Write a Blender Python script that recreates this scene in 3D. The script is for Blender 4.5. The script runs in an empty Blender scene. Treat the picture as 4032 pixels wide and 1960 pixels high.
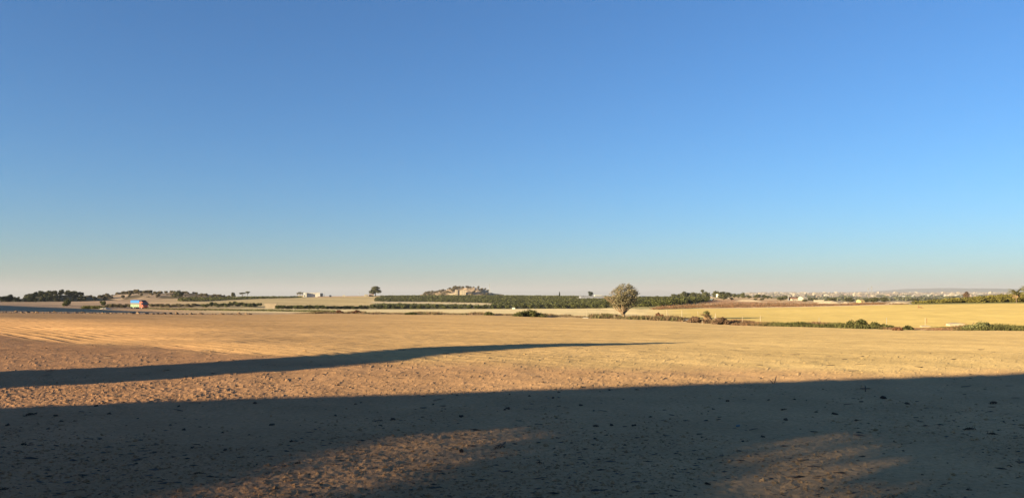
import bpy, math, random
import numpy as np
from mathutils import Vector, Matrix

# ------------------------------------------------------------------ scene, camera, sky, sun, exposure
scene = bpy.context.scene
R = math.radians
FPX, CX, CY, YH = 3050.0, 2016.0, 980.0, 1152.0      # focal length, centre and eye level in pixels of the 4032 px photograph
EYE = 1.7
SUN_AZ, SUN_EL = 33.0, 10.0                           # the light travels to the right and away from the viewer
LX, LY = math.cos(R(SUN_AZ)), math.sin(R(SUN_AZ))
TANE = math.tan(R(SUN_EL))

cam_data = bpy.data.cameras.new('camera')
cam_data.sensor_width = 36.0
cam_data.lens = FPX / 4032.0 * 36.0
cam_data.shift_y = (YH - CY) / 4032.0
cam_data.clip_start = 0.1
cam_data.clip_end = 90000.0
cam = bpy.data.objects.new('camera', cam_data)
scene.collection.objects.link(cam)
cam.location = (0, 0, EYE)
cam.rotation_euler = (R(90), 0, 0)
scene.camera = cam

world = bpy.data.worlds.new('World')
scene.world = world
world.use_nodes = True
wn, wl = world.node_tree.nodes, world.node_tree.links
wn.clear()
sky = wn.new('ShaderNodeTexSky')
sky.sky_type = 'NISHITA'
sky.sun_disc = False
sky.sun_elevation = R(SUN_EL)
sky.sun_rotation = math.atan2(-LX, -LY)
sky.altitude = 0
sky.air_density = 1.0
sky.dust_density = 0.2
sky.ozone_density = 6.0
bg = wn.new('ShaderNodeBackground')
bg.inputs['Strength'].default_value = 0.062
wo = wn.new('ShaderNodeOutputWorld')
wl.new(sky.outputs['Color'], bg.inputs['Color'])
wl.new(bg.outputs['Background'], wo.inputs['Surface'])

sun_data = bpy.data.lights.new('sun', 'SUN')
sun_data.energy = 5.0
sun_data.angle = R(0.5)
sun_data.color = (1.0, 0.84, 0.52)
sun = bpy.data.objects.new('sun', sun_data)
scene.collection.objects.link(sun)
sun.rotation_euler = Vector((LX * math.cos(R(SUN_EL)), LY * math.cos(R(SUN_EL)), -math.sin(R(SUN_EL)))).to_track_quat('-Z', 'Y').to_euler()

scene.view_settings.view_transform = 'Standard'
scene.view_settings.look = 'None'
scene.view_settings.gamma = 1.0
scene.view_settings.use_curve_mapping = False
scene.view_settings.exposure = 1.66
scene.render.engine = 'CYCLES'
scene.cycles.use_denoising = True
scene.cycles.max_bounces = 5
scene.cycles.volume_bounces = 0
scene.cycles.transparent_max_bounces = 6

rng = np.random.default_rng(7)
random.seed(7)

# ------------------------------------------------------------------ noise
def _hash(ix, iy, seed):
    n = (ix.astype(np.int64) * 374761393 + iy.astype(np.int64) * 668265263 + seed * 1274126177) & 0xffffffff
    n = ((n ^ (n >> 13)) * 1274126177) & 0xffffffff
    n = n ^ (n >> 16)
    return (n & 0xffff).astype(np.float64) / 65535.0

def vnoise(x, y, seed=0):
    x = np.asarray(x, float); y = np.asarray(y, float)
    ix, iy = np.floor(x), np.floor(y)
    fx, fy = x - ix, y - iy
    fx = fx * fx * (3 - 2 * fx); fy = fy * fy * (3 - 2 * fy)
    a = _hash(ix, iy, seed); b = _hash(ix + 1, iy, seed)
    c = _hash(ix, iy + 1, seed); d = _hash(ix + 1, iy + 1, seed)
    return (a + (b - a) * fx) * (1 - fy) + (c + (d - c) * fx) * fy - 0.5

def fbm(x, y, seed=0, octv=3):
    s, a, f = 0.0, 1.0, 1.0
    for o in range(octv):
        s = s + a * vnoise(x * f + 17.3 * o, y * f - 9.1 * o, seed + o)
        a *= 0.5; f *= 2.03
    return s

def sstep(a, b, x):
    t = np.clip((x - a) / (b - a), 0, 1)
    return t * t * (3 - 2 * t)

# ------------------------------------------------------------------ terrain: boundary lines between fields, (x, distance, eye-level drop)
_XS = np.arange(-3000, 7001, 20.0)
def _curve(pts, sig=2.5):
    p = np.array(pts, float)
    v = np.interp(_XS, p[:, 0], p[:, 1])
    k = np.exp(-0.5 * (np.arange(-12, 13) / sig) ** 2); k /= k.sum()
    return np.convolve(np.pad(v, 12, mode='edge'), k, mode='valid')
def zof(d, y):
    return EYE - (y - YH) * d / FPX

B1y = _curve([(-1500,1226),(0,1231),(350,1234),(700,1238),(1050,1238),(1280,1234),(1450,1237),(1700,1239),(1960,1241),(2100,1248),(2280,1252),(2600,1262),(2700,1268),(2900,1282),(3100,1286),(3240,1290),(3500,1298),(3700,1301),(4032,1303),(5500,1305)])
B1d = _curve([(-1500,85),(0,90),(700,115),(1280,140),(1960,130),(2280,125),(2600,118),(2900,110),(3240,100),(3500,95),(4032,88),(5500,80)], 5)
B2y = _curve([(-1500,1222),(0,1226),(700,1233),(1280,1229),(1960,1235),(2280,1244),(2600,1252),(2900,1272),(3240,1282),(3500,1289),(4032,1294),(5500,1296)])
B2d = B1d + 8.0
B3y = _curve([(-1500,1200),(0,1203),(350,1212.5),(480,1216),(600,1215),(700,1210.5),(1050,1212),(1280,1217),(1700,1217),(2000,1216),(2300,1214),(2480,1213),(2560,1219),(2750,1214.5),(3000,1212),(3240,1206.7),(3500,1200),(4032,1193.5),(5500,1188)])
B3d = _curve([(-1500,240),(0,240),(350,285),(480,320),(600,332),(700,338),(1050,370),(1280,400),(1700,420),(2000,420),(2300,400),(2440,350),(2600,235),(2800,230),(3240,235),(4032,220),(5500,200)])
B4y = _curve([(-1500,1190),(0,1189),(350,1187),(500,1180),(700,1176),(1050,1172),(1280,1171),(1450,1166.5),(1700,1166),(2000,1168),(2300,1172),(2500,1175),(2700,1178),(2900,1179),(3100,1184),(3240,1192),(3500,1192),(3620,1188),(3800,1180),(4032,1172),(5500,1165)])
B4d = _curve([(-1500,420),(0,430),(350,450),(500,520),(700,560),(1050,650),(1280,700),(1450,780),(1700,900),(2000,900),(2300,750),(2500,650),(2700,550),(2900,500),(3100,500),(3240,480),(3500,420),(4032,320),(5500,300)])
B5y = _curve([(-1500,1187),(0,1186),(350,1184),(500,1177),(640,1172),(900,1168),(1280,1166),(1700,1161),(2000,1162),(2300,1164.5),(2500,1167),(2700,1170),(2900,1168),(3100,1175),(3240,1189),(3500,1189),(3620,1186),(3800,1179),(4032,1171),(5500,1164)])
B5d = _curve([(-1500,700),(0,700),(640,800),(1280,1000),(1700,1100),(2000,1200),(2300,1200),(2600,1000),(2700,900),(2900,700),(3240,700),(3500,600),(4032,500),(5500,500)])
_far = sstep(2700, 2960, _XS)
B6d = np.full_like(_XS, 2000.0); B6z = -45 + _far * (45 - 19.0)
B7d = np.full_like(_XS, 9000.0); B7z = -190 + _far * (190 + 1.0)
B8d = np.full_like(_XS, 46000.0); B8z = -900 + _far * 500
KD = np.stack([B1d, B2d, B3d, B4d, B5d, B6d, B7d, B8d])
KZ = np.stack([zof(B1d, B1y), zof(B2d, B2y), zof(B3d, B3y), zof(B4d, B4y), zof(B5d, B5y), B6z, B7z, B8z])
D0 = 22.0

def _kn(tab, x):
    return np.stack([np.interp(x, _XS, r) for r in tab])

def height(X, Y):
    """terrain height (without the fine relief) at world X, Y"""
    X = np.asarray(X, float); Y = np.asarray(Y, float)
    sh = np.broadcast(X, Y).shape
    X = np.broadcast_to(X, sh).ravel(); Y = np.broadcast_to(Y, sh).ravel()
    d = np.maximum(Y, 1.0)
    x = np.clip(CX + FPX * X / d, -3000, 7000)
    kd, kz = _kn(KD, x), _kn(KZ, x)
    t = np.clip((d - D0) / (kd[0] - D0), 0, 1)
    z = kz[0] * t ** 1.2
    for k in range(7):
        m = (d > kd[k])
        tt = np.clip((d - kd[k]) / (kd[k + 1] - kd[k]), 0, 1)
        z = np.where(m, kz[k] + (kz[k + 1] - kz[k]) * tt, z)
    return z.reshape(sh) if sh else float(z[0])

_DD = np.concatenate([np.linspace(3, 30, 200), np.geomspace(30.2, 45000, 1500)])
def at(x, y):
    """ground point seen at pixel (x, y) of the photograph"""
    u = (x - CX) / FPX
    z = height(u * _DD, _DD)
    yy = YH + FPX * (EYE - z) / _DD
    ok = np.where(yy <= y)[0]
    i = ok[0] if len(ok) else int(np.argmin(np.abs(yy - y)))
    i = max(i, 1)
    f = (yy[i - 1] - y) / max(yy[i - 1] - yy[i], 1e-6)
    d = float(_DD[i - 1] + (_DD[i] - _DD[i - 1]) * min(max(f, 0), 1))
    return Vector((u * d, d, height(u * d, d)))
def gp(x, d, dz=0.0):
    """ground point in direction x at distance d"""
    X = (x - CX) / FPX * d
    return Vector((X, d, height(X, d) + dz))
def proj(p):
    return CX + FPX * p[0] / p[1], YH + FPX * (EYE - p[2]) / p[1]

# ------------------------------------------------------------------ materials
_mats = {}
def mat(name, col=None, rough=0.9, var=0.2, scale=3.0, island=0.0, bump=0.0, bscale=20.0, spec=0.25, metal=0.0, objvar=0.0, dr=0.0):
    if name in _mats:
        return _mats[name]
    m = bpy.data.materials.new(name)
    m.use_nodes = True
    n, l = m.node_tree.nodes, m.node_tree.links
    b = n['Principled BSDF']
    b.inputs['Roughness'].default_value = rough
    b.inputs['Specular IOR Level'].default_value = spec
    b.inputs['Metallic'].default_value = metal
    b.inputs['Diffuse Roughness'].default_value = dr
    geo = n.new('ShaderNodeNewGeometry')
    if col is None:
        a = n.new('ShaderNodeAttribute'); a.attribute_name = 'Col'
        src = a.outputs['Color']
    else:
        c = n.new('ShaderNodeRGB'); c.outputs[0].default_value = (*col, 1)
        src = c.outputs[0]
    def mul(src, fac_socket):
        mx = n.new('ShaderNodeVectorMath'); mx.operation = 'SCALE'
        l.new(src, mx.inputs[0]); l.new(fac_socket, mx.inputs['Scale'])
        return mx.outputs[0]
    if var > 0:
        no = n.new('ShaderNodeTexNoise'); no.inputs['Scale'].default_value = scale
        no.inputs['Detail'].default_value = 6; no.inputs['Roughness'].default_value = 0.65
        l.new(geo.outputs['Position'], no.inputs['Vector'])
        mr = n.new('ShaderNodeMapRange')
        mr.inputs['From Min'].default_value = 0.25; mr.inputs['From Max'].default_value = 0.75
        mr.inputs['To Min'].default_value = 1 - var; mr.inputs['To Max'].default_value = 1 + var
        l.new(no.outputs['Fac'], mr.inputs['Value'])
        src = mul(src, mr.outputs['Result'])
    if island > 0:
        mr = n.new('ShaderNodeMapRange')
        mr.inputs['To Min'].default_value = 1 - island; mr.inputs['To Max'].default_value = 1 + island
        l.new(geo.outputs['Random Per Island'], mr.inputs['Value'])
        src = mul(src, mr.outputs['Result'])
    if objvar > 0:
        oi = n.new('ShaderNodeObjectInfo')
        mr = n.new('ShaderNodeMapRange')
        mr.inputs['To Min'].default_value = 1 - objvar; mr.inputs['To Max'].default_value = 1 + objvar
        l.new(oi.outputs['Random'], mr.inputs['Value'])
        src = mul(src, mr.outputs['Result'])
    l.new(src, b.inputs['Base Color'])
    if bump > 0:
        no = n.new('ShaderNodeTexNoise'); no.inputs['Scale'].default_value = bscale
        no.inputs['Detail'].default_value = 8; no.inputs['Roughness'].default_value = 0.7
        l.new(geo.outputs['Position'], no.inputs['Vector'])
        bp = n.new('ShaderNodeBump'); bp.inputs['Strength'].default_value = 1.0
        bp.inputs['Distance'].default_value = bump
        l.new(no.outputs['Fac'], bp.inputs['Height'])
        l.new(bp.outputs['Normal'], b.inputs['Normal'])
    _mats[name] = m
    return m

# ------------------------------------------------------------------ mesh helpers
def mesh_np(name, V, Q=None, T=None, m=None, col=None, smooth=False):
    me = bpy.data.meshes.new(name)
    V = np.asarray(V, np.float32).reshape(-1, 3)
    nq = 0 if Q is None else len(Q); nt = 0 if T is None else len(T)
    idx = []
    if nq: idx.append(np.asarray(Q, np.int32).ravel())
    if nt: idx.append(np.asarray(T, np.int32).ravel())
    idx = np.concatenate(idx)
    me.vertices.add(len(V)); me.vertices.foreach_set('co', V.ravel())
    me.loops.add(len(idx)); me.loops.foreach_set('vertex_index', idx)
    tot = np.concatenate([np.full(nq, 4, np.int32), np.full(nt, 3, np.int32)])
    st = np.concatenate([[0], np.cumsum(tot)[:-1]]).astype(np.int32)
    me.polygons.add(nq + nt)
    me.polygons.foreach_set('loop_start', st)
    me.polygons.foreach_set('loop_total', tot)
    me.polygons.foreach_set('use_smooth', np.full(nq + nt, bool(smooth)))
    if col is not None:
        ca = me.color_attributes.new('Col', 'FLOAT_COLOR', 'POINT')
        c = np.ones((len(V), 4), np.float32); c[:, :3] = col
        ca.data.foreach_set('color', c.ravel())
    me.update(calc_edges=True)
    if m is not None:
        me.materials.append(m)
    return me

def link(name, me, parent=None, loc=None, rot=None, scl=None):
    o = bpy.data.objects.new(name, me)
    scene.collection.objects.link(o)
    if parent is not None: o.parent = parent
    if loc is not None: o.location = loc
    if rot is not None: o.rotation_euler = rot
    if scl is not None: o.scale = scl
    return o

def tag(o, label=None, cat=None, group=None, kind=None):
    if label: o['label'] = label
    if cat: o['category'] = cat
    if group: o['group'] = group
    if kind: o['kind'] = kind
    return o

def thing(name, label, cat, loc=(0, 0, 0), rz=0.0, group=None, scl=(1, 1, 1)):
    o = link(name, None, None, loc, (0, 0, rz), scl)
    return tag(o, label, cat, group)

class MB:
    """collects boxes, tubes, quads into one mesh"""
    def __init__(s): s.V = []; s.Q = []; s.T = []; s.n = 0
    def add(s, V, Q=None, T=None):
        V = np.asarray(V, float).reshape(-1, 3)
        if Q is not None and len(Q): s.Q.append(np.asarray(Q, int) + s.n)
        if T is not None and len(T): s.T.append(np.asarray(T, int) + s.n)
        s.V.append(V); s.n += len(V)
    def box(s, x0, x1, y0, y1, z0, z1, tap=0.0):
        t = tap
        V = [(x0,y0,z0),(x1,y0,z0),(x1,y1,z0),(x0,y1,z0),(x0+t,y0+t,z1),(x1-t,y0+t,z1),(x1-t,y1-t,z1),(x0+t,y1-t,z1)]
        s.add(V, [(0,3,2,1),(4,5,6,7),(0,1,5,4),(1,2,6,5),(2,3,7,6),(3,0,4,7)])
    def poly(s, pts, off):
        """prism: polygon pts (n,3) pushed along off"""
        p = np.asarray(pts, float); n = len(p); off = np.asarray(off, float)
        V = np.concatenate([p, p + off])
        Q = [(i, (i+1) % n, n + (i+1) % n, n + i) for i in range(n)]
        T = [(0, i+1, i) for i in range(1, n-1)] + [(n, n+i, n+i+1) for i in range(1, n-1)]
        s.add(V, Q, T)
    def tube(s, path, rad, k=6):
        P = np.asarray(path, float); r = np.broadcast_to(np.asarray(rad, float), (len(P),))
        V = []
        for i in range(len(P)):
            d = P[min(i+1, len(P)-1)] - P[max(i-1, 0)]
            d = d / (np.linalg.norm(d) + 1e-9)
            a = np.cross(d, (0.31, 0.87, 0.38)); a /= np.linalg.norm(a) + 1e-9
            b = np.cross(d, a)
            for j in range(k):
                th = 2 * math.pi * j / k
                V.append(P[i] + r[i] * (math.cos(th) * a + math.sin(th) * b))
        Q = [(i*k+j, i*k+(j+1) % k, (i+1)*k+(j+1) % k, (i+1)*k+j) for i in range(len(P)-1) for j in range(k)]
        e = (len(P)-1) * k
        T = [(0, j+1, j) for j in range(1, k-1)] + [(e, e+j, e+j+1) for j in range(1, k-1)]
        s.add(V, Q, T)
    def mesh(s, name, m, smooth=False):
        V = np.concatenate(s.V)
        return mesh_np(name, V, np.concatenate(s.Q) if s.Q else None, np.concatenate(s.T) if s.T else None, m, smooth=smooth)
    def build(s, name, m, parent=None, loc=None, rot=None, smooth=False):
        return link(name, s.mesh(name, m, smooth), parent, loc, rot)

def leaf_quads(P, N, size, aspect=1.0, r=None):
    """random quads at points P, facing roughly N"""
    r = r or rng
    n = len(P)
    N = N + 0.8 * r.normal(size=(n, 3)); N /= np.linalg.norm(N, axis=1, keepdims=True) + 1e-9
    a = np.cross(N, r.normal(size=(n, 3))); a /= np.linalg.norm(a, axis=1, keepdims=True) + 1e-9
    b = np.cross(N, a)
    s = size * r.uniform(0.6, 1.35, n)[:, None]
    a = a * s; b = b * s * aspect
    V = np.stack([P - a - b * 0.6, P + a * 0.2 - b, P + a + b * 0.5, P - a * 0.3 + b], 1).reshape(-1, 3)
    Q = np.arange(4 * n).reshape(n, 4)
    return V, Q

def blob_points(blobs, n, r, fill=(0.72, 1.03), rough=0.18):
    B = np.asarray(blobs, float)
    w = B[:, 3] * B[:, 4] + B[:, 3] * B[:, 5] + B[:, 4] * B[:, 5]; w /= w.sum()
    k = r.choice(len(B), n, p=w)
    d = r.normal(size=(n, 3)); d /= np.linalg.norm(d, axis=1, keepdims=True)
    lump = 1 + rough * np.sin(d[:, 0] * 6 + k * 2.1) * np.sin(d[:, 1] * 7 + k) * np.cos(d[:, 2] * 6 + k * 1.3)
    rad = r.uniform(fill[0], fill[1], n) * lump
    P = B[k, :3] + d * B[k, 3:6] * rad[:, None]
    return P, d

def crown_mesh(name, blobs, n, size, m, seed, aspect=1.0, fill=(0.72, 1.03), core=True):
    r = np.random.default_rng(seed)
    P, N = blob_points(blobs, n, r, fill)
    V, Q = leaf_quads(P, N, size, aspect, r)
    T = []
    if core:                                            # twigs and inner leaves: small quads deeper in the crown
        P2, N2 = blob_points(blobs, n // 3, r, (0.3, 0.72))
        V2, Q2 = leaf_quads(P2, N2, size * 1.5, aspect, r)
        Q = np.concatenate([Q, Q2 + len(V)]); V = np.concatenate([V, V2])
    return mesh_np(name, V, Q, None, m)

M_soil   = mat('sandy_soil', None, 0.95, 0.24, 16.0, bump=0.008, bscale=55.0, spec=0.05, dr=0.32)
M_ground = mat('dry_ground', None, 0.95, 0.22, 0.25, bump=0.05, bscale=1.2, spec=0.05, dr=0.32)
M_far    = mat('distant_ground', None, 0.95, 0.3, 0.012, spec=0.05, dr=0.32)
M_clod   = mat('dark_clod', (0.07, 0.045, 0.03), 0.95, 0.35, 25.0, bump=0.01, bscale=60, objvar=0.4, spec=0.1)
M_bank   = mat('bank_clod', (0.19, 0.12, 0.075), 0.95, 0.3, 6.0, bump=0.03, bscale=20, objvar=0.25, spec=0.1)
M_stick  = mat('dry_stick', (0.12, 0.085, 0.06), 0.9, 0.3, 12.0, objvar=0.4)
M_pine   = mat('pine_needles', (0.078, 0.075, 0.034), 0.8, 0.35, 0.35, island=0.45, spec=0.1, objvar=0.2)
M_pined  = mat('dark_pine_needles', (0.03, 0.036, 0.02), 0.8, 0.3, 0.35, island=0.4, spec=0.1, objvar=0.2)
M_citrus = mat('citrus_leaves', (0.066, 0.066, 0.016), 0.6, 0.35, 0.6, island=0.5, spec=0.25, objvar=0.22)
M_hedge  = mat('hedge_leaves', (0.055, 0.058, 0.017), 0.7, 0.35, 0.6, island=0.5, spec=0.15, objvar=0.2)
M_olive  = mat('olive_leaves', (0.17, 0.14, 0.078), 0.7, 0.35, 2.0, island=0.55, spec=0.15)
M_weed   = mat('weed_leaves', (0.07, 0.068, 0.022), 0.8, 0.35, 0.8, island=0.5, spec=0.1)
M_dry    = mat('dry_brush', (0.15, 0.09, 0.055), 0.9, 0.35, 0.7, island=0.45, spec=0.05)
M_dryred = mat('reddish_dry_brush', (0.13, 0.062, 0.035), 0.9, 0.35, 0.7, island=0.45, spec=0.05)
M_scrub  = mat('hill_scrub', (0.14, 0.11, 0.062), 0.9, 0.35, 0.3, island=0.45, spec=0.05, objvar=0.3)
M_blade  = mat('weed_blades', None, 0.9, 0.3, 0.7, island=0.4, spec=0.05)
M_bark   = mat('bark', (0.13, 0.09, 0.06), 0.95, 0.35, 6.0, bump=0.02, bscale=12)
M_barkp  = mat('pale_bark', (0.30, 0.20, 0.12), 0.95, 0.35, 6.0, bump=0.02, bscale=15)
M_palm   = mat('palm_fronds', (0.15, 0.13, 0.045), 0.7, 0.3, 1.0, island=0.35)
M_palmd  = mat('dead_fronds', (0.26, 0.16, 0.085), 0.9, 0.3, 1.0, island=0.35)
M_white  = mat('white_wall', (0.62, 0.58, 0.51), 0.85, 0.08, 0.6, objvar=0.06)
M_cream  = mat('cream_wall', (0.44, 0.37, 0.27), 0.9, 0.12, 0.5, objvar=0.12)
M_tanw   = mat('tan_wall', (0.43, 0.33, 0.22), 0.9, 0.15, 0.7)
M_ochre  = mat('ochre_wall', (0.5, 0.35, 0.15), 0.9, 0.12, 0.7)
M_tile   = mat('roof_tile', (0.32, 0.15, 0.09), 0.9, 0.2, 0.8)
M_glass  = mat('dark_window', (0.05, 0.05, 0.06), 0.3, 0.1, 1.0, spec=0.5)
M_grey   = mat('grey_sheet', (0.19, 0.19, 0.22), 0.6, 0.12, 0.3)
M_plastic= mat('greenhouse_plastic', (0.5, 0.46, 0.4), 0.6, 0.1, 0.02)
M_metal  = mat('grey_metal', (0.30, 0.29, 0.28), 0.6, 0.15, 2.0, metal=0.3)
M_post   = mat('pale_post', (0.38, 0.30, 0.21), 0.85, 0.2, 4.0)
M_rust   = mat('rusty_metal', (0.20, 0.09, 0.05), 0.9, 0.3, 5.0)
M_conc   = mat('concrete', (0.46, 0.41, 0.34), 0.9, 0.15, 1.5)

# ------------------------------------------------------------------ the ground, field by field
def lerp3(a, b, t):
    return np.asarray(a)[None] * (1 - t)[:, None] + np.asarray(b)[None] * t[:, None]

# far edge of the unfurrowed headland, X -> Y
HX = np.array([-60, -21.0, -16.8, -14.6, -12.0, -9.3, -3.1, 0, 3.6, 7.7, 20, 60])
HY = np.array([70, 31.7, 27.7, 25.8, 24.6, 22.3, 18.9, 17.6, 16.6, 16.2, 16.5, 20])
FN = np.array([0.73, 0.683])                              # across the furrows
def furrow_amp(X, Y):
    edge = Y - np.interp(X, HX, HY)
    m = sstep(0.0, 0.9, edge)
    x = CX + FPX * X / np.maximum(Y, 1)
    left = sstep(1150, 250, x) * sstep(75, 38, Y) * (0.35 + 0.65 * sstep(24, 30, Y))
    second = np.exp(-((x - 850) / 330) ** 2) * sstep(28, 24.5, Y)
    wob = 0.75 + 0.5 * fbm(X * 0.12, Y * 0.12, 31, 2)
    return m * (0.007 * sstep(3000, 2000, x) + 0.045 * left + 0.028 * second) * wob * sstep(95, 55, Y)
def relief(X, Y):
    c = X * FN[0] + Y * FN[1] + 0.3 * fbm(X * 0.05, Y * 0.05, 41, 2)
    ph = c * 2 * math.pi / 0.58
    deep = 0.7 + 0.5 * fbm(X * 0.3 + 7, Y * 0.3, 43, 2)
    z = furrow_amp(X, Y) * (np.sin(ph) * (0.5 + deep) - 0.3 * np.sin(2 * ph))
    z = z + 0.05 * fbm(X * 0.25, Y * 0.25, 3, 2) * sstep(4, 8, Y)
    z = z + 0.022 * (1 - 0.75 * sstep(0.015, 0.03, furrow_amp(X, Y))) * fbm(X * 1.7, Y * 1.7, 5, 2) * sstep(90, 40, Y)
    rough = 0.8 + 0.4 * sstep(-0.2, 0.25, fbm(X * 0.35, Y * 0.35, 8, 2))
    z = z + 0.010 * rough * fbm(X * 5.2, Y * 5.2, 11, 2) * sstep(42, 16, Y)
    z = z + 0.013 * rough * fbm(X * 17.0, Y * 17.0, 15, 2) * sstep(19, 9, Y)
    lump = np.maximum(fbm(X * 12.0, Y * 12.0, 21, 2) - 0.22, 0)
    z = z + 0.03 * lump * rough * sstep(32, 14, Y)
    return z
def ground(X, Y):
    """real ground height in the near field"""
    return float(height(X, Y) + relief(np.array([X]), np.array([Y]))[0])

def field_colour(X, Y):
    x = CX + FPX * X / np.maximum(Y, 1)
    t = sstep(-200, 3600, x)
    c = lerp3((0.455, 0.248, 0.11), (0.445, 0.303, 0.13), t)
    edge = Y - np.interp(X, HX, HY)
    hl = sstep(1.6, -1.4, edge + 1.2 * fbm(X * 0.5, Y * 0.5, 53, 2))
    c = c * (1 - hl[:, None]) + hl[:, None] * (c * lerp3((0.85, 0.79, 0.86), (0.93, 0.82, 0.92), t))
    n = fbm(X * 0.15, Y * 0.4, 51, 3)
    c = c * (1 + 0.16 * n)[:, None]
    al = X * FN[1] - Y * FN[0]; ac = X * FN[0] + Y * FN[1]
    c = c * (1 + sstep(0, 1.5, edge) * (0.16 * fbm(ac * 1.4, al * 0.05, 63, 3) + 0.10 * fbm(ac * 0.3, al * 0.02, 65, 2)))[:, None]
    d2 = fbm(X * 1.3, Y * 1.3, 61, 3)
    c = c * (1 + 0.18 * d2)[:, None]
    return c

us = np.concatenate([-np.geomspace(6, 0.78, 40), np.linspace(-0.76, 0.76, 900), np.geomspace(0.78, 6, 40)])
def strip(name, dlo, dhi, rows, m, colf, space='inv', rel=None, uu=us, smooth=False):
    xx = np.clip(CX + FPX * uu, -3000, 7000)
    a = np.interp(xx, _XS, dlo) if not np.isscalar(dlo) else np.full(len(uu), dlo)
    b = np.interp(xx, _XS, dhi) if not np.isscalar(dhi) else np.full(len(uu), dhi)
    t = np.linspace(0, 1, rows)[:, None]
    D = 1.0 / ((1 - t) / a[None] + t / b[None]) if space == 'inv' else a[None] * (b / a)[None] ** t
    X = uu[None] * D
    Z = height(X * 0.999999, D)
    if rel is not None:
        Z = Z + rel(X, D)
    V = np.stack([X, D, Z], -1).reshape(-1, 3)
    nu = len(uu)
    i, j = np.meshgrid(np.arange(rows - 1), np.arange(nu - 1), indexing='ij')
    q = (i * nu + j).ravel()
    Q = np.stack([q, q + 1, q + nu + 1, q + nu], 1)
    C = colf(V[:, 0], V[:, 1])
    return V, Q, C, m, name, smooth
def put(sv):
    V, Q, C, m, name, smooth = sv
    o = link(name, mesh_np(name, V, Q, None, m, np.clip(C, 0.003, 0.9), smooth))
    return tag(o, kind='structure')

# near field: from behind the viewer to the weedy verge, as one sheet
V, Q, C, *_ = strip('field', 4.0, 21.0, 300, M_soil, field_colour, rel=relief)
V2, Q2, C2, *_ = strip('field', 21.0, B1d, 380, M_soil, field_colour, 'geo', rel=relief)
V, Q, C = np.concatenate([V, V2]), np.concatenate([Q, Q2 + len(V)]), np.concatenate([C, C2])
xb = np.concatenate([-np.geomspace(400, 2, 24), np.geomspace(2, 400, 24)]); yb = np.array([-300, -150, -70, -30, -12, -4, 0, 3.0, 4.0])
XB, YB = np.meshgrid(xb, yb)
VB = np.stack([XB, YB, np.zeros_like(XB) - 0.01], -1).reshape(-1, 3)
i, j = np.meshgrid(np.arange(len(yb) - 1), np.arange(len(xb) - 1), indexing='ij')
q = (i * len(xb) + j).ravel(); QB = np.stack([q, q + 1, q + len(xb) + 1, q + len(xb)], 1)
CB = np.tile(np.array([[0.40, 0.25, 0.13]]), (len(VB), 1))
put((np.concatenate([V, VB]), np.concatenate([Q, QB + len(V)]), np.concatenate([C, CB]), M_soil, 'field', False))

uc = np.concatenate([-np.geomspace(3, 0.86, 20), np.linspace(-0.84, 0.84, 420), np.geomspace(0.86, 3, 20)])
def xpx(X, Y): return CX + FPX * X / Y
def verge_colour(X, Y):
    c = lerp3((0.40, 0.25, 0.15), (0.46, 0.33, 0.18), sstep(0, 3000, xpx(X, Y)))
    return c * (1 + 0.45 * fbm(X * 0.5, Y * 0.5, 71, 3))[:, None]
put(strip('verge', B1d, B2d, 12, M_ground, verge_colour, rel=lambda X, Y: 0.14 * fbm(X * 0.6, Y * 0.6, 72, 3) * np.sin(np.clip((Y - np.interp(xpx(X, Y), _XS, B1d)) / 8.0, 0, 1) * math.pi), uu=uc, smooth=True))

def middle_colour(X, Y):
    x = xpx(X, Y)
    c = lerp3((0.47, 0.285, 0.155), (0.60, 0.46, 0.25), sstep(550, 1150, x))
    t = sstep(2450, 2750, x)
    c = c * (1 - t[:, None]) + t[:, None] * np.array([0.47, 0.335, 0.115])
    c = c * (1 + 0.12 * fbm(X * 0.03, Y * 0.06, 81, 3))[:, None]
    rut = np.exp(-((x - 2430) / 190) ** 2) * sstep(-0.05, 0.15, fbm(X * 0.25, Y * 0.12, 83, 3))
    return c * (1 - 0.3 * rut)[:, None]
put(strip('middle_field', B2d, B3d, 70, M_ground, middle_colour, uu=uc,
          rel=lambda X, Y: 0.25 * fbm(X * 0.07, Y * 0.07, 84, 3) * sstep(0, 30, Y - np.interp(xpx(X, Y), _XS, B2d)) * np.exp(-((xpx(X, Y) - 2450) / 260) ** 2), smooth=True))

def back_colour(X, Y):
    x = xpx(X, Y)
    c = lerp3((0.46, 0.29, 0.17), (0.46, 0.335, 0.165), sstep(500, 900, x))
    yy = YH + FPX * (EYE - height(X, Y)) / Y
    o = sstep(-4, 4, x - 1452 - np.clip(1217 - yy, 0, 40) * 0.9) * sstep(2800, 2740, x)
    c = c * (1 - o[:, None]) + o[:, None] * np.array([0.20, 0.17, 0.085])
    s = sstep(2600, 2760, x) * (1 - o)
    c = c * (1 - s[:, None]) + s[:, None] * np.array([0.29, 0.165, 0.095])
    g = sstep(3480, 3560, x)
    c = c * (1 - g[:, None]) + g[:, None] * np.array([0.17, 0.15, 0.055])
    n = fbm(X * 0.02, Y * 0.035, 91, 4)
    c = c * (1 + 0.4 * n)[:, None]
    rd = np.interp(x, [1450, 1560, 1700, 1850, 1950, 2000], [1188, 1189, 1190, 1193, 1196, 1197])
    rm = (sstep(5.0, 3.5, np.abs(yy - rd - 1.0)) * sstep(1440, 1480, x) * sstep(1960, 1900, x))[:, None]      # pale farm road through the orchard
    c = c * (1 - rm) + rm * np.array([0.52, 0.40, 0.24])
    pale = sstep(0.16, 0.3, fbm(X * 0.012 + 5, Y * 0.05, 95, 3)) * sstep(2700, 2800, x) * sstep(3560, 3450, x)
    return c * (1 - pale[:, None]) + pale[:, None] * np.array([0.5, 0.37, 0.23])
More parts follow.
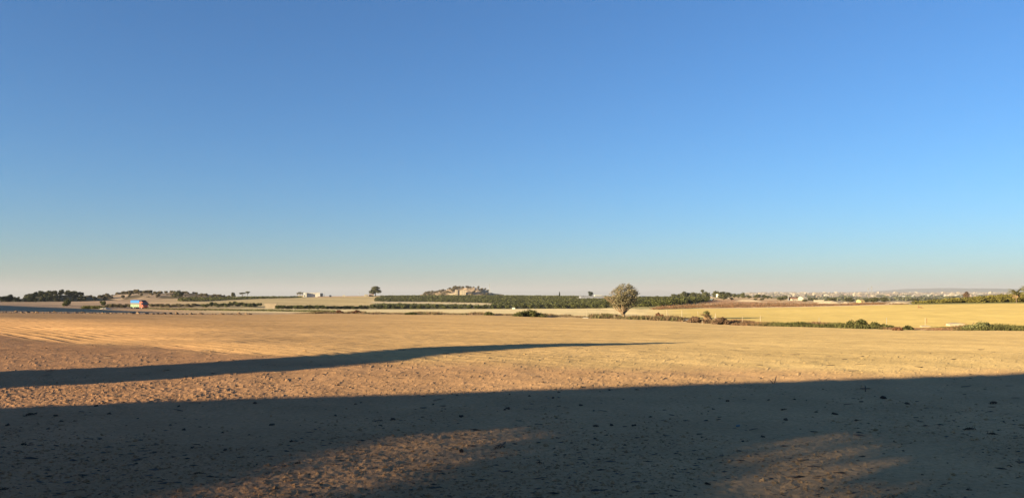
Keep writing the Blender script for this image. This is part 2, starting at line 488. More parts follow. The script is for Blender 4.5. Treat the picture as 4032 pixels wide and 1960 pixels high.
put(strip('back_field', B3d, B4d, 60, M_ground, back_colour, 'geo', uu=uc, smooth=True))

def upland_colour(X, Y):
    x = xpx(X, Y)
    c = lerp3((0.45, 0.29, 0.17), (0.13, 0.15, 0.055), sstep(640, 740, x) * sstep(1240, 1180, x))
    g = sstep(1420, 1560, x) * sstep(2640, 2560, x)
    c = c * (1 - g[:, None]) + g[:, None] * np.array([0.105, 0.125, 0.045])
    s = sstep(2600, 2680, x)
    c = c * (1 - s[:, None]) + s[:, None] * np.array([0.40, 0.28, 0.165])
    return c * (1 + 0.4 * fbm(X * 0.012, Y * 0.03, 101, 4))[:, None]
put(strip('upland', B4d, B5d, 40, M_ground, upland_colour, 'geo', uu=uc, smooth=True))

def plain_colour(X, Y):
    c = np.tile(np.array([[0.17, 0.135, 0.095]]), (len(X), 1))
    n = fbm(X * 0.0022, Y * 0.0045, 111, 4)
    c = c * (1 + 0.7 * n)[:, None]
    p = sstep(0.14, 0.26, fbm(X * 0.0035 + 3, Y * 0.004, 115, 3))
    c = c * (1 - p[:, None]) + p[:, None] * np.array([0.42, 0.33, 0.24])
    return c
put(strip('plain', B5d, B8d, 90, M_far, plain_colour, 'geo', uu=uc, smooth=True))

# ------------------------------------------------------------------ hills: (x, skyline row) at one distance
def hill(name, prof, d, depth, m, colf, nx=90, ny=26, rough=0.12, fx=0.05, back=0.6):
    p = np.array(prof, float)
    xs = np.linspace(p[0, 0], p[-1, 0], nx)
    yy = np.interp(xs, p[:, 0], p[:, 1])
    crest = zof(d, yy)
    Xc = (xs - CX) / FPX * d
    base = height(Xc, np.full(nx, d))
    H = np.maximum(crest - base, 0)
    tv = np.linspace(-1, back, ny)
    V, Hs = [], []
    for t in tv:
        prf = max(math.cos(t * math.pi / 2), 0) ** 0.85
        Y = d + t * depth
        n1 = fbm(Xc * fx, np.full(nx, Y * fx), 131, 4)
        z = height(Xc, np.full(nx, Y)) * (1 - prf) + base * prf - 0.4 + (H + 0.4) * prf * (1 + rough * n1 * (1 - abs(t)) ** 0.3)
        V.append(np.stack([Xc, np.full(nx, Y), z], 1))
    V = np.concatenate(V)
    i, j = np.meshgrid(np.arange(ny - 1), np.arange(nx - 1), indexing='ij')
    q = (i * nx + j).ravel()
    Q = np.stack([q, q + 1, q + nx + 1, q + nx], 1)
    o = link(name, mesh_np(name, V, Q, None, m, np.clip(colf(V[:, 0], V[:, 1], V[:, 2]), 0.01, 0.9)))
    tag(o, kind='structure')
    def surf(x, t):
        X = (x - CX) / FPX * d
        k = np.argmin(np.abs(Xc - X)); r_ = np.argmin(np.abs(tv - t))
        return Vector(V[r_ * nx + k])
    return surf
def rocky(X, Y, Z):
    n = fbm(X * 0.06, Z * 0.25 + Y * 0.03, 141, 4)
    c = np.tile(np.array([[0.40, 0.275, 0.175]]), (len(X), 1)) * (1 + 0.9 * n)[:, None]
    g = sstep(-0.05, 0.15, fbm(X * 0.07 + 9, Y * 0.07, 145, 4))
    return c * (1 - 0.85 * g[:, None]) + 0.85 * g[:, None] * np.array([0.10, 0.075, 0.04])
def woody(X, Y, Z):
    return np.tile(np.array([[0.10, 0.085, 0.045]]), (len(X), 1)) * (1 + 0.5 * fbm(X * 0.06, Y * 0.06, 151, 3))[:, None]
def blueish(X, Y, Z):
    n = fbm(X * 0.0012, Z * 0.02, 155, 4)
    return np.tile(np.array([[0.085, 0.08, 0.07]]), (len(X), 1)) * (1 + 0.6 * n)[:, None]

left_hill = hill('hill', [(405,1187),(430,1181),(470,1171),(510,1160),(545,1153),(600,1153),(650,1152),(700,1151),(740,1154),(800,1160),(850,1165),(900,1170),(920,1173)], 640, 70, M_ground, rocky, rough=0.25)
wood_hill = hill('hill', [(130,1189),(165,1182),(195,1172),(225,1164),(250,1163),(280,1168),(320,1175),(360,1182),(395,1188)], 520, 60, M_ground, woody)
mid_hill = hill('hill', [(1650,1164),(1680,1158),(1720,1149),(1760,1142),(1800,1137),(1840,1133),(1870,1133),(1895,1139),(1915,1148),(1930,1154),(1950,1158),(1985,1162)], 1300, 90, M_ground, rocky, rough=0.3)
far_ridge = hill('ridge', [(2850,1156),(3000,1153),(3200,1151),(3380,1150),(3430,1147),(3480,1150),(3520,1149),(3570,1142),(3620,1136),(3720,1134),(3760,1137),(3850,1135),(3950,1137),(4100,1137),(4600,1141),(5400,1150)], 12500, 2500, M_far, blueish, rough=0.05, fx=0.002)
hill('mountain', [(2100,1160),(2180,1150),(2230,1146),(2300,1144),(2360,1147),(2440,1145),(2500,1152),(2560,1146),(2595,1139),(2630,1149),(2680,1158),(2760,1162)], 40000, 6000, M_far, blueish, rough=0.05, fx=0.0006)

# ------------------------------------------------------------------ out of frame on the left: what throws the long evening shadows
def ts(t, s): return t * LX - s * LY, t * LY + s * LX
# an added, unseen earth bank, shaped to lay its shadow behind the field
ss = np.linspace(104, 335, 110)
hh = np.interp(ss, [104,112,119,126,133,139,150,196,230,263,280,300,320,335], [-2,1.5,8.0,12.4,14.5,15.8,15.5,14.05,13.2,12.0,9.7,8.6,4,-3])
hh = (hh / 0.2493 + 15.0) * TANE                          # heights that throw the shadow to its place at this sun
tv = np.linspace(-1, 1, 15); Vb = []
for t in tv:
    prf = math.cos(t * math.pi / 2)
    X, Y = ts(-65 + t * 20, ss)
    g = height(X, np.maximum(Y, 30))
    Vb.append(np.stack([X, Y, (g - 0.5) * (1 - prf) + prf * (hh + (0.3 * fbm(ss * 0.2, ss * 0 + t * 3, 161, 3)) * (abs(t) > 0.05))], 1))
Vb = np.concatenate(Vb)
i, j = np.meshgrid(np.arange(14), np.arange(109), indexing='ij'); q = (i * 110 + j).ravel()
tag(link('bank', mesh_np('bank', Vb, np.stack([q, q + 1, q + 111, q + 110], 1), None, M_ground, rocky(Vb[:, 0], Vb[:, 1], Vb[:, 2]))), kind='structure')

# a farmhouse behind the viewer's left shoulder: gable wall under a pitched roof, holes added to dapple its shadow
def rs(h): return (h / 0.2493 + 5.0) * TANE                # height of the wall 22 m back that shades the same spot
RIDGE = (5.5, rs(10.46)); PITCH = 0.763 * TANE / 0.2493
def roof_h(s):
    return np.where(s > RIDGE[0], RIDGE[1] - PITCH * (s - RIDGE[0]), RIDGE[1] - PITCH * (RIDGE[0] - s))
def inside(poly, x, y):
    r_ = False; n = len(poly)
    for a in range(n):
        (x0, y0), (x1, y1) = poly[a], poly[(a + 1) % n]
        if (y0 > y) != (y1 > y) and x < (x1 - x0) * (y - y0) / (y1 - y0) + x0:
            r_ = not r_
    return r_
slot1 = [(8.9,5.67),(8.7,5.3),(8.2,4.98),(7.6,4.70),(7.0,4.49),(6.0,4.1),(5.0,4.4),(6.1,4.84),(6.3,4.98),(6.9,5.26),(7.8,5.58)]
slot2 = [(6.4,6.45),(5.7,5.94),(4.5,5.43),(3.6,4.9),(2.7,5.2),(3.7,5.75),(3.9,5.91),(4.6,6.13),(5.6,6.30)]
slot1 = [(a, rs(b)) for a, b in slot1]; slot2 = [(a, rs(b)) for a, b in slot2]
def edge_dist(poly, x, y):
    m = 9.0
    for a in range(len(poly)):
        (x0, y0), (x1, y1) = poly[a], poly[(a + 1) % len(poly)]
        t = max(0, min(1, ((x - x0) * (x1 - x0) + (y - y0) * (y1 - y0)) / ((x1 - x0) ** 2 + (y1 - y0) ** 2)))
        m = min(m, math.hypot(x - x0 - t * (x1 - x0), y - y0 - t * (y1 - y0)))
    return m
def hole_chance(s, h):
    if inside(slot1, s, h): return 0.30 * min(1, edge_dist(slot1, s, h) / 0.18)
    if inside(slot2, s, h): return 0.21 * min(1, edge_dist(slot2, s, h) / 0.2)
    return 0.0
hole_rng = random.Random(5)
house = thing('farmhouse', 'farmhouse with pitched tile roof standing outside the view behind the field', 'house')
def wallpt(s, h, t=-22.0):
    X, Y = ts(t, s); return (X, Y, h)
c = 0.035; mb = MB()
for s0 in np.arange(-3.6, 14.0, c):
    top = float(roof_h(np.array(s0 + c / 2))) - 0.08
    if top < 0.2: continue
    runs, h0, op = [], 0.0, True
    for h in np.arange(0.0, top, c):
        hole = hole_rng.random() < hole_chance(s0 + c / 2, h + c / 2)   # random holes added to let dim sun patches into the shade
        if hole and op: runs.append((h0, h)); op = False
        if not hole and not op: h0, op = h, True
    if op: runs.append((h0, top))
    for a, b in runs:
        if b - a < 0.01: continue
        p = [wallpt(s0, a), wallpt(s0 + c, a), wallpt(s0 + c, b), wallpt(s0, b)]
        V = np.array(p + [wallpt(s0, a, -22.03), wallpt(s0 + c, a, -22.03), wallpt(s0 + c, b, -22.03), wallpt(s0, b, -22.03)])
        mb.add(V, [(0,1,2,3),(7,6,5,4),(0,4,5,1),(2,6,7,3)])
mb.build('gable_wall', M_cream, house)
for s0, s1 in ((RIDGE[0], 14.3), (RIDGE[0], -4.0)):
    mb = MB(); h0, h1 = RIDGE[1], float(roof_h(np.array(s1)))
    p = [wallpt(s0, h0, -21.8), wallpt(s1, h1, -21.8), wallpt(s1, h1, -33), wallpt(s0, h0, -33)]
    mb.poly(p, (0, 0, -0.18)); mb.build('roof_slope', M_tile, house)
for s0 in (13.4, -3.4):
    mb = MB(); hw = float(roof_h(np.array(s0))) - 0.3
    mb.poly([wallpt(s0, 0, -22.1), wallpt(s0, 0, -32.5), wallpt(s0, hw, -32.5), wallpt(s0, hw, -22.1)], (0.2, 0.1, 0))
    mb.build('side_wall', M_cream, house)

# a leaning conifer beside it, whose pointed shadow crosses the field
con = thing('conifer', 'tall leaning conifer standing outside the view beside the farmhouse', 'tree')
hs = np.array([0.8, 2.2, 3.3, 4.20, 4.94, 5.54, 6.09, 6.62, 7.03, 7.69, 8.2, 8.68, 9.15]); hs = rs(hs)
lo = np.array([16.0, 15.8, 16.0, 16.40, 16.5, 16.85, 17.6, 18.7, 19.3, 20.0, 20.0, 20.02, 20.15])
hi = np.array([19.6, 20.4, 20.4, 20.2, 19.75, 20.1, 20.6, 21.4, 22.0, 21.75, 21.3, 20.95, 20.3])
r_ = np.random.default_rng(3); n = 16000
h = r_.uniform(hs[0], hs[-1], n); L_ = np.interp(h, hs, lo); H_ = np.interp(h, hs, hi)
a = r_.uniform(0, 2 * math.pi, n); rr = np.sqrt(r_.uniform(0, 1, n))
s_ = (L_ + H_) / 2 + (H_ - L_) / 2 * rr * np.cos(a); t_ = -22 + (H_ - L_) / 2 * rr * np.sin(a)
X, Y = ts(t_, s_)
V, Q = leaf_quads(np.stack([X, Y, h], 1), r_.normal(size=(n, 3)), 0.11, 1.0, r_)
link('crown', mesh_np('crown', V, Q, None, M_pined), con)
mb = MB(); mb.tube([wallpt(18, -0.1), wallpt(18.2, 3.5), wallpt(19.6, 5.4), wallpt(20.3, 7.0)], [0.3, 0.24, 0.14, 0.03], 8)
mb.build('trunk', M_bark, con)

# ------------------------------------------------------------------ trees: shared meshes, one unit high, standing at the origin
def tree_proto(kind, seed):
    r = np.random.default_rng(seed)
    tr = MB()
    if kind in ('round', 'dark', 'oak'):
        bl = [(0, 0, 0.52, 0.32, 0.32, 0.40)]
        for k in range(9):
            a = r.uniform(0, 6.28); rr = r.uniform(0.14, 0.30); h = r.uniform(0.2, 0.86); w = r.uniform(0.13, 0.21)
            bl.append((rr * math.cos(a), rr * math.sin(a), h, w, w, w * 0.85))
        tr.tube([(0, 0, -0.06), (0.01, 0, 0.2), (0.02, 0.01, 0.45), (0, 0, 0.75)], [0.045, 0.035, 0.028, 0.008], 6)
        for k in range(4):
            a = r.uniform(0, 6.28); tr.tube([(0.01, 0, 0.25), (0.1 * math.cos(a), 0.1 * math.sin(a), 0.4), (0.24 * math.cos(a), 0.24 * math.sin(a), 0.55)], [0.022, 0.015, 0.005], 5)
        cr = crown_mesh('crown', bl, 900, 0.034, M_pined if kind == 'dark' else M_pine, seed)
    elif kind == 'pine':                                 # tall pine with separate clumps and gaps
        bl = []
        for k in range(13):
            a = r.uniform(0, 6.28); h = r.uniform(0.3, 0.86); rr = r.uniform(0.08, 0.30); w = r.uniform(0.14, 0.21)
            bl.append((rr * math.cos(a), rr * math.sin(a), h, w * 1.15, w * 1.15, w * 0.75))
        bl.append((0, 0, 0.84, 0.3, 0.3, 0.17))
        tr.tube([(0, 0, -0.05), (0.015, 0, 0.3), (-0.01, 0.01, 0.6), (0, 0, 0.9)], [0.035, 0.028, 0.02, 0.006], 7)
        for b in bl[:8]:
            tr.tube([(0, 0, b[2] - 0.15), (b[0] * 0.6, b[1] * 0.6, b[2] - 0.06), (b[0], b[1], b[2])], [0.015, 0.01, 0.004], 5)
        cr = crown_mesh('crown', bl, 1700, 0.03, M_pine, seed)
    elif kind == 'umbrella':
        bl = [(0, 0, 0.84, 0.34, 0.34, 0.11)]
        for k in range(7):
            a = r.uniform(0, 6.28); rr = r.uniform(0.15, 0.34); bl.append((rr * math.cos(a), rr * math.sin(a), r.uniform(0.72, 0.9), 0.14, 0.14, 0.08))
        tr.tube([(0, 0, -0.05), (0.03, 0, 0.3), (0.05, 0, 0.55), (0.0, 0, 0.85)], [0.04, 0.032, 0.025, 0.01], 6)
        for b in bl[1:]:
            tr.tube([(0.05, 0, 0.5), (b[0] * 0.6, b[1] * 0.6, 0.65), (b[0], b[1], b[2])], [0.018, 0.012, 0.005], 5)
        cr = crown_mesh('crown', bl, 800, 0.032, M_pine, seed)
    elif kind == 'cypress':
        bl = [(0, 0, 0.25, 0.12, 0.12, 0.22), (0, 0, 0.5, 0.11, 0.11, 0.25), (0, 0, 0.75, 0.07, 0.07, 0.22), (0, 0, 0.9, 0.03, 0.03, 0.1)]
        tr.tube([(0, 0, -0.05), (0, 0, 0.8)], [0.02, 0.005], 5)
        cr = crown_mesh('crown', bl, 600, 0.03, M_pined, seed, 1.8)
    elif kind == 'bush':
        bl = [(0, 0, 0.42, 0.5, 0.5, 0.46)]
        for k in range(10):
            a = r.uniform(0, 6.28); rr = r.uniform(0.2, 0.52); w = r.uniform(0.16, 0.3); bl.append((rr * math.cos(a), rr * math.sin(a), r.uniform(0.2, 0.75), w, w, w * 0.8))
        cr = crown_mesh('crown', bl, 800, 0.055, M_hedge, seed)
        tr.tube([(0, 0, -0.1), (0, 0, 0.5)], [0.04, 0.01], 5)
    elif kind == 'citrus':
        bl = [(0, 0, 0.52, 0.42, 0.42, 0.42)]
        for k in range(8):
            a = r.uniform(0, 6.28); rr = r.uniform(0.2, 0.42); w = r.uniform(0.14, 0.24); bl.append((rr * math.cos(a), rr * math.sin(a), r.uniform(0.3, 0.85), w, w, w))
        cr = crown_mesh('crown', bl, 330, 0.085, M_citrus, seed)
        tr.tube([(0, 0, -0.08), (0, 0, 0.4)], [0.04, 0.03], 5)
    return tr.mesh('trunk', M_bark), cr
PROTO = {k: [tree_proto(k, 100 * i + s) for s in range(n)] for i, (k, n) in enumerate([('round', 4), ('dark', 3), ('pine', 2), ('umbrella', 2), ('cypress', 1), ('bush', 4), ('citrus', 4)])}

_recol = {}
def tree(name, label, cat, kind, loc, h, w=None, group=None, crown_mat=None, var=None, parts=True):
    """a tree or bush of height h and crown width w (metres)"""
    k = PROTO[kind]; tm, cm = k[(var if var is not None else random.randrange(len(k))) % len(k)]
    base = {'round': 0.78, 'dark': 0.78, 'pine': 0.72, 'umbrella': 0.84, 'cypress': 0.26, 'bush': 1.15, 'citrus': 1.0}[kind]
    w = (w or h * base) / base
    if crown_mat is not None:
        key = (cm.name, crown_mat.name)
        if key not in _recol:
            c2_ = cm.copy(); c2_.materials[0] = crown_mat; _recol[key] = c2_
        cm = _recol[key]
    if not parts:
        o = link(name, cm, None, loc, (0, 0, random.uniform(0, 6.28)), (w, w, h))
        return tag(o, label, cat, group)
    o = thing(name, label, cat, loc, random.uniform(0, 6.28), group, (w, w, h))
    link('trunk', tm, o); link('crown', cm, o)
    return o
def tree_px(name, label, cat, kind, x, yb, yt, wpx, d=None, **kw):
    p = at(x, yb) if d is None else gp(x, d)
    d = p.y
    top = EYE - (yt - YH) * d / FPX
    base = p.z
    return tree(name, label, cat, kind, (p.x, p.y, base), max(top - base, 0.4), wpx * d / FPX, **kw)

# -- the grey-green olive in the verge: four stems, fine drooping twigs, thin crown
def build_olive():
    base = at(2457, 1252); d = base.y; px = d / FPX
    o = thing('olive_tree', 'lone pale olive tree with several bare stems in the weedy verge', 'tree', base)
    r = np.random.default_rng(42)
    H = (1252 - 1112) * px
    tr = MB(); tips = []
    mains = [(-0.95, 0.2, 1.0), (-0.25, -0.35, 1.2), (0.12, 0.25, 1.3), (0.75, -0.2, 1.1), (0.1, 0.6, 1.0), (-0.6, 0.55, 0.95), (0.55, 0.1, 1.3), (0.02, 0.05, 1.5), (-0.12, -0.2, 1.4), (0.3, -0.3, 1.35), (-1.0, 0.2, 0.85), (0.95, -0.2, 0.88), (0.7, 0.6, 0.95), (-0.8, -0.5, 0.95)]
    lean = np.array([-0.35, 0, 0.9])
    tr.tube([(0.05, 0, -0.15), (0.0, 0, 0.35), (-0.18, 0, 0.85)], [0.26, 0.2, 0.17], 8)
    for q, (mx, my, mz) in enumerate(mains):
        p0 = np.array([-0.02 - 0.16 * (q % 2), 0.03 * q - 0.09, 0.45 + 0.08 * (q % 3)])
        path = [p0]; dirn = np.array([mx * 1.0, my * 0.8, mz]); rad = [0.11]
        L = H * 0.68 / 5
        for k in range(5):
            dirn = dirn / np.linalg.norm(dirn) + r.normal(0, 0.16, 3)
            path.append(path[-1] + dirn / np.linalg.norm(dirn) * L); rad.append(0.11 * (1 - (k + 1) / 5.6))
            for b in range(2 if k < 2 else 3):
                a = r.uniform(0, 6.28); out = np.array([math.cos(a), math.sin(a) * 0.9, r.uniform(-0.1, 0.75)])
                bp = [path[-1]]; bl = L * r.uniform(0.55, 1.0)
                dd = out * 0.75 + dirn * 0.35
                for m in range(3):
                    dd = dd / np.linalg.norm(dd) + r.normal(0, 0.2, 3) + np.array([0, 0, -0.08 * m])
                    bp.append(bp[-1] + dd / np.linalg.norm(dd) * bl * 0.5)
                tr.tube(bp, [0.035, 0.025, 0.016, 0.006], 4); tips.append((bp[1], bp[2], bp[3]))
        tr.tube(path, rad, 6); tips.append((path[-3], path[-2], path[-1]))
    tr.build('trunk', M_barkp, o, smooth=True)
    P, N = [], []
    lim = np.array([55 * px, 48 * px, 1.0])
    for tp in tips:
        tp = np.array(tp)
        n = 55
        k = r.uniform(0, 2, n); i0 = np.minimum(k.astype(int), 1)
        c = tp[i0] + (tp[i0 + 1] - tp[i0]) * (k - i0)[:, None]
        g = r.integers(0, 9, n); off = r.normal(0, 0.33, (9, 3))[g]
        P.append(c + off + r.normal(0, 0.075, (n, 3))); N.append(off + r.normal(0, 0.2, (n, 3)) + np.array([0, 0, 0.15]))
    nc = 125; q = r.normal(size=(nc, 3)); q /= np.linalg.norm(q, axis=1, keepdims=True)
    cc = q * (r.uniform(0.35, 1.0, (nc, 1)) ** 0.6) * np.array([lim[0], lim[1], 0.33 * H]) + np.array([0, 0, 0.65 * H])
    for c in cc:
        n = 44; P.append(c + r.normal(0, 1, (n, 3)) * np.array([0.17, 0.17, 0.14])); N.append((c - np.array([0, 0, 0.5 * H])) * 0.3 + r.normal(0, 0.4, (n, 3)))
    P, N = np.concatenate(P), np.concatenate(N)
    # keep to the uneven outline of the crown
    zz = P[:, 2] / H; ang = np.arctan2(P[:, 1], P[:, 0])
    rmax = np.interp(zz, [0.12, 0.25, 0.4, 0.6, 0.75, 0.88, 1.0], [0.4, 0.95, 1.03, 1.0, 0.88, 0.66, 0.3]) * lim[0]
    rmax = rmax * (1.04 + 0.55 * fbm(ang * 2.2 + 9, zz * 7.0, 191, 2))
    rr = np.hypot(P[:, 0], P[:, 1])
    keep = (rr < rmax) & (P[:, 2] > (0.25 + 0.15 * r.random(len(P))) * H) & (P[:, 2] < 1.0 * H)
    P, N = P[keep], N[keep]
    V, Q = leaf_quads(P, N, 0.04, 2.0, r)
    link('crown', mesh_np('crown', V, Q, None, M_olive), o)
build_olive()

# -- palms
def frond_set(n, L, r, up=(0.1, 1.35), droop=1.1, width=0.2, seg=9):
    mb = MB()
    for k in range(n):
        a = 2 * math.pi * k / n + r.uniform(-0.25, 0.25); e = r.uniform(*up); l_ = L * r.uniform(0.8, 1.1)
        p = np.zeros(3); pts = [p]; el = e
        for s in range(seg):
            p = p + l_ / seg * np.array([math.cos(a) * math.cos(el), math.sin(a) * math.cos(el), math.sin(el)])
            pts.append(p); el -= droop / seg * (0.5 + s / seg)
        side = np.array([-math.sin(a), math.cos(a), 0])
        for s in range(1, seg + 1):
            w = width * L * (1.1 - 0.7 * s / seg)
            for sg in (-1, 1):
                t = (pts[s] - pts[s - 1])
                for q in (0.0, 0.5):
                    b = pts[s - 1] + t * q
                    mb.add([b, b + t * 0.6, b + sg * side * w + t * 0.7 + np.array([0, 0, -0.35 * w])], None, [(0, 1, 2)])
        mb.tube(pts, [0.018 * L] * len(pts), 3)
    return mb
def palm(x, yb, yt, label, group=None, d=None, nf=16, fl=0.42):
    p = at(x, yb) if d is None else gp(x, d)
    H = EYE - (yt - YH) * p.y / FPX - p.z
    o = thing('palm_tree', label, 'palm', p, random.uniform(0, 6), group)
    r = np.random.default_rng(int(x))
    th = H * (1 - fl * 0.62); t = MB()
    t.tube([(0, 0, -0.2), (0.02 * H, 0, th * 0.5), (0.0, 0, th)], [0.055 * H ** 0.6, 0.045 * H ** 0.6, 0.06 * H ** 0.6], 8)
    t.build('trunk', M_bark, o)
    f = frond_set(nf, H * fl, r).build('fronds', M_palm, o); f.location = (0, 0, th)
    f = frond_set(nf // 2, H * fl * 0.6, r, (-0.9, -0.2), 0.5).build('dead_fronds', M_palmd, o); f.location = (0, 0, th)
for x, yb, yt, lab in [(1171.5, 1169, 1152, 'shortest palm at the left of the clump by the white farm shed'), (1178, 1169, 1147, 'tall palm in the middle of the clump by the white shed'),
                       (1182.5, 1169, 1147.5, 'tall bushy palm in the clump, right of its tallest neighbour'), (1190, 1168, 1150, 'stout palm nearest the left end of the white farm shed')]:
    palm(x, yb, yt, lab, 'palms by the white farm shed', d=800, fl=0.5)
palm(4003, 1189, 1135, 'sandy coloured palm at the right edge beside the green orchard', d=225, nf=34, fl=0.62)
palm(4048, 1189, 1130, 'palm half cut off by the right edge of the view', d=228, nf=34, fl=0.6)

# -- small fan palm with a brown skirt in the verge
def fan_palm():
    p = at(2780, 1268); o = thing('fan_palm', 'stubby fan palm with upright fronds and brown skirt in the verge', 'palm', p)
    px = p.y / FPX; H = (1268 - 1220) * px; r = np.random.default_rng(9)
    g = MB(); b = MB()
    for k in range(34):
        a = r.uniform(0, 6.28); e = r.uniform(0.85, 1.5) if k < 20 else r.uniform(0.2, 0.8); l_ = H * r.uniform(0.45, 0.62); q = np.array([0.08 * math.cos(a), 0.08 * math.sin(a), H * 0.38])
        dv = np.array([math.cos(a) * math.cos(e), math.sin(a) * math.cos(e), math.sin(e)]); s = np.array([-math.sin(a), math.cos(a), 0])
        m = g if k < 24 else b
        m.tube([q, q + dv * l_ * 0.5], [0.018, 0.012], 4)
        for j in range(-4, 5):
            f = dv * math.cos(j * 0.2) + s * math.sin(j * 0.2); c = q + dv * l_ * 0.5
            sd = np.cross(f, dv + 0.01) ; sd = s * 0.03
            m.add([c, c + f * l_ * 0.3 + sd, c + f * l_ * 0.55, c + f * l_ * 0.3 - sd], [(0, 1, 2, 3)])
    g.build('fronds', M_palm, o); b.build('side_fronds', M_palmd, o)
    n = 1800; a = r.uniform(0, 6.28, n); h = r.uniform(0, 1, n); rad = (0.95 - 0.62 * h) * H * 0.55 * np.sqrt(r.uniform(0.25, 1, n))
    V, Q = leaf_quads(np.stack([rad * np.cos(a) + 0.12 * H, rad * np.sin(a), h * H * 0.52], 1), np.stack([np.cos(a), np.sin(a), 0.3 * np.ones(n)], 1), 0.05, 2.6, r)
    link('dead_skirt', mesh_np('dead_skirt', V, Q, None, M_palmd), o)
    t = MB(); t.tube([(0, 0, -0.1), (0, 0, H * 0.42)], [0.16, 0.14], 8); t.build('trunk', M_bark, o)
fan_palm()

# -- single trees of the middle and far distance
T = tree_px
T('pine_tree', 'tall clumpy pine beside the tiny cream hut on the skyline', 'tree', 'pine', 1478, 1165.5, 1126, 38, d=800)
T('pine_tree', 'broad dark lone tree in front of the pinkish left hill', 'tree', 'round', 706, 1173, 1139, 37, d=560)
T('pine_tree', 'pointed tree left of the low white building on the left skyline', 'tree', 'round', 918, 1169, 1148, 18, d=640)
T('umbrella_pine', 'flat crowned pine, left of the pair right of the low white building', 'tree', 'umbrella', 954, 1169, 1150, 25, d=640)
T('umbrella_pine', 'taller flat crowned pine, right of the pair on the left skyline', 'tree', 'umbrella', 974, 1169, 1145.5, 19, d=645)
T('cypress', 'small dark pointed cypress alone on the central skyline', 'tree', 'cypress', 2203, 1164, 1148.5, 5.5, d=1050)
T('round_tree', 'compact round dark tree on the skyline left of the olive tree', 'tree', 'dark', 2327, 1163.5, 1146, 24, d=1000)
T('round_tree', 'rust brown round tree standing above the right hand orchard', 'tree', 'round', 3807, 1178, 1148, 26, d=420, crown_mat=mat('rusty_leaves', (0.10, 0.06, 0.035), 0.9, 0.3, 0.5, island=0.4))
T('umbrella_pine', 'tall thin umbrella pine rising above the right hand grove', 'tree', 'umbrella', 2765, 1168, 1138.5, 15, d=640)
T('pine_tree', 'large bushy pine standing forward of the right hand grove', 'tree', 'round', 2849, 1184.5, 1152, 50, d=470, var=1)
T('pine_tree', 'broad domed pine in the right grove, left of the big bushy one', 'tree', 'round', 2820, 1172, 1141.5, 34, d=560)
T('pine_tree', 'flat topped square pine alone at the right end of the grove', 'tree', 'round', 2924, 1172, 1147.5, 20, d=560)
GR = 'pines of the right hand grove'
for x, yb, yt, w in [(2655,1172,1154,30),(2672,1172,1155,20),(2692,1171,1147.5,32),(2708,1171,1149,30),(2725,1170,1148.5,28),(2742,1170,1151,30),(2756,1170,1150,24),(2775,1169,1145,26),(2786,1169,1150,20),(2848,1168,1144,36),(2866,1168,1147,20),(2877,1168,1152,22),(2892,1168,1154,20),(2908,1169,1155,18)]:
    T('pine_tree', 'dark pine in the dense grove along the right of the ridge', 'tree', 'round', x, yb, yt, w, d=600 + random.uniform(-40, 40), group=GR)
GR = 'scattered bushy trees below the distant town'
for x, yb, yt, w, d in [(2881,1184,1170,17,470),(2950,1170,1162,22,600),(2982,1173,1156,32,600),(3009,1173,1160,26,600),(3022,1174,1163,16,590),(2974,1184,1173,17,480),(3000,1187,1172,18,470),(3037,1175,1167,9,620),(3073,1187,1167,28,470),(3090,1180,1163,27,560),(3170,1191,1177,24,480),(3192,1184,1171,22,700),(3212,1184,1172,15,720),(3207,1186,1172,16,680),(3274,1188,1168.5,42,560),(3345,1190,1168.5,42,520),(3392,1190,1174,24,500),(3410,1190,1173,28,500),(3438,1193,1168,48,430),(3481,1192,1167,31,440),(3255,1198,1183,28,380),(3600,1190,1174,38,520)]:
    T('bushy_tree', 'rounded dull green tree on the low ground below the distant town', 'tree', 'round', x, yb, yt, w, d=d, group=GR)
GR = 'dark trees at the left edge'
for x, yb, yt, w in [(-14,1191,1163,30),(4,1191,1165,24),(18,1191,1163.5,26),(31,1191,1164,22),(42,1190,1168,18),(62,1190,1174,14),(70,1190,1171,13),(78,1190,1175,10),(104,1190,1171.5,22),(118,1190,1169.5,20),(131,1190,1169,22),(142,1190,1174,14)]:
    T('dark_tree', 'dark tree in the shaded clumps at the left edge', 'tree', 'dark', x, yb, yt, w, d=430 + random.uniform(-15, 15), group=GR)
GR = 'trees covering the wooded knoll'
for k in range(80):
    x = random.uniform(148, 385); t = random.uniform(-0.95, 0.25); p = wood_hill(x, t)
    h = random.uniform(2.8, 4.6) * (0.6 + 0.4 * math.sin((x - 140) / 250 * math.pi))
    tree('pine_tree', 'pine among the trees covering the wooded knoll at left', 'tree', random.choice(['round', 'round', 'dark']), (p.x, p.y, p.z - 0.2), h, h * random.uniform(0.85, 1.15), GR)
GR = 'bushes on the pinkish left hill'
for k in range(180):
    x = 425 + 480 * random.random() ** 1.35; t = random.choice([random.uniform(-0.95, 0.0), random.uniform(-0.1, 0.08)]); p = left_hill(x, t)
    h = random.uniform(1.1, 3.0) * (1.35 if x < 600 else 0.75)
    tree('hill_bush', 'scrubby bush on the slope of the pinkish left hill', 'bush', 'bush', (p.x, p.y, p.z - 0.2), h, h * random.uniform(1.0, 1.5), GR, parts=False, crown_mat=M_scrub)
GR = 'bushes on the central knoll'
for k in range(115):
    x = random.uniform(1668, 1925); t = random.choice([0.0, random.uniform(-0.92, 0), random.uniform(-0.92, 0)]); p = mid_hill(x, t)
    if 1795 < x < 1862 and t < -0.1: continue
    h = random.uniform(2.0, 4.8)
    tree('hill_bush', 'small tree or bush dotted over the central knoll', 'bush', random.choice(['bush', 'round']), (p.x, p.y, p.z - 0.3), h, h * random.uniform(0.9, 1.4), GR, parts=False, crown_mat=M_scrub)

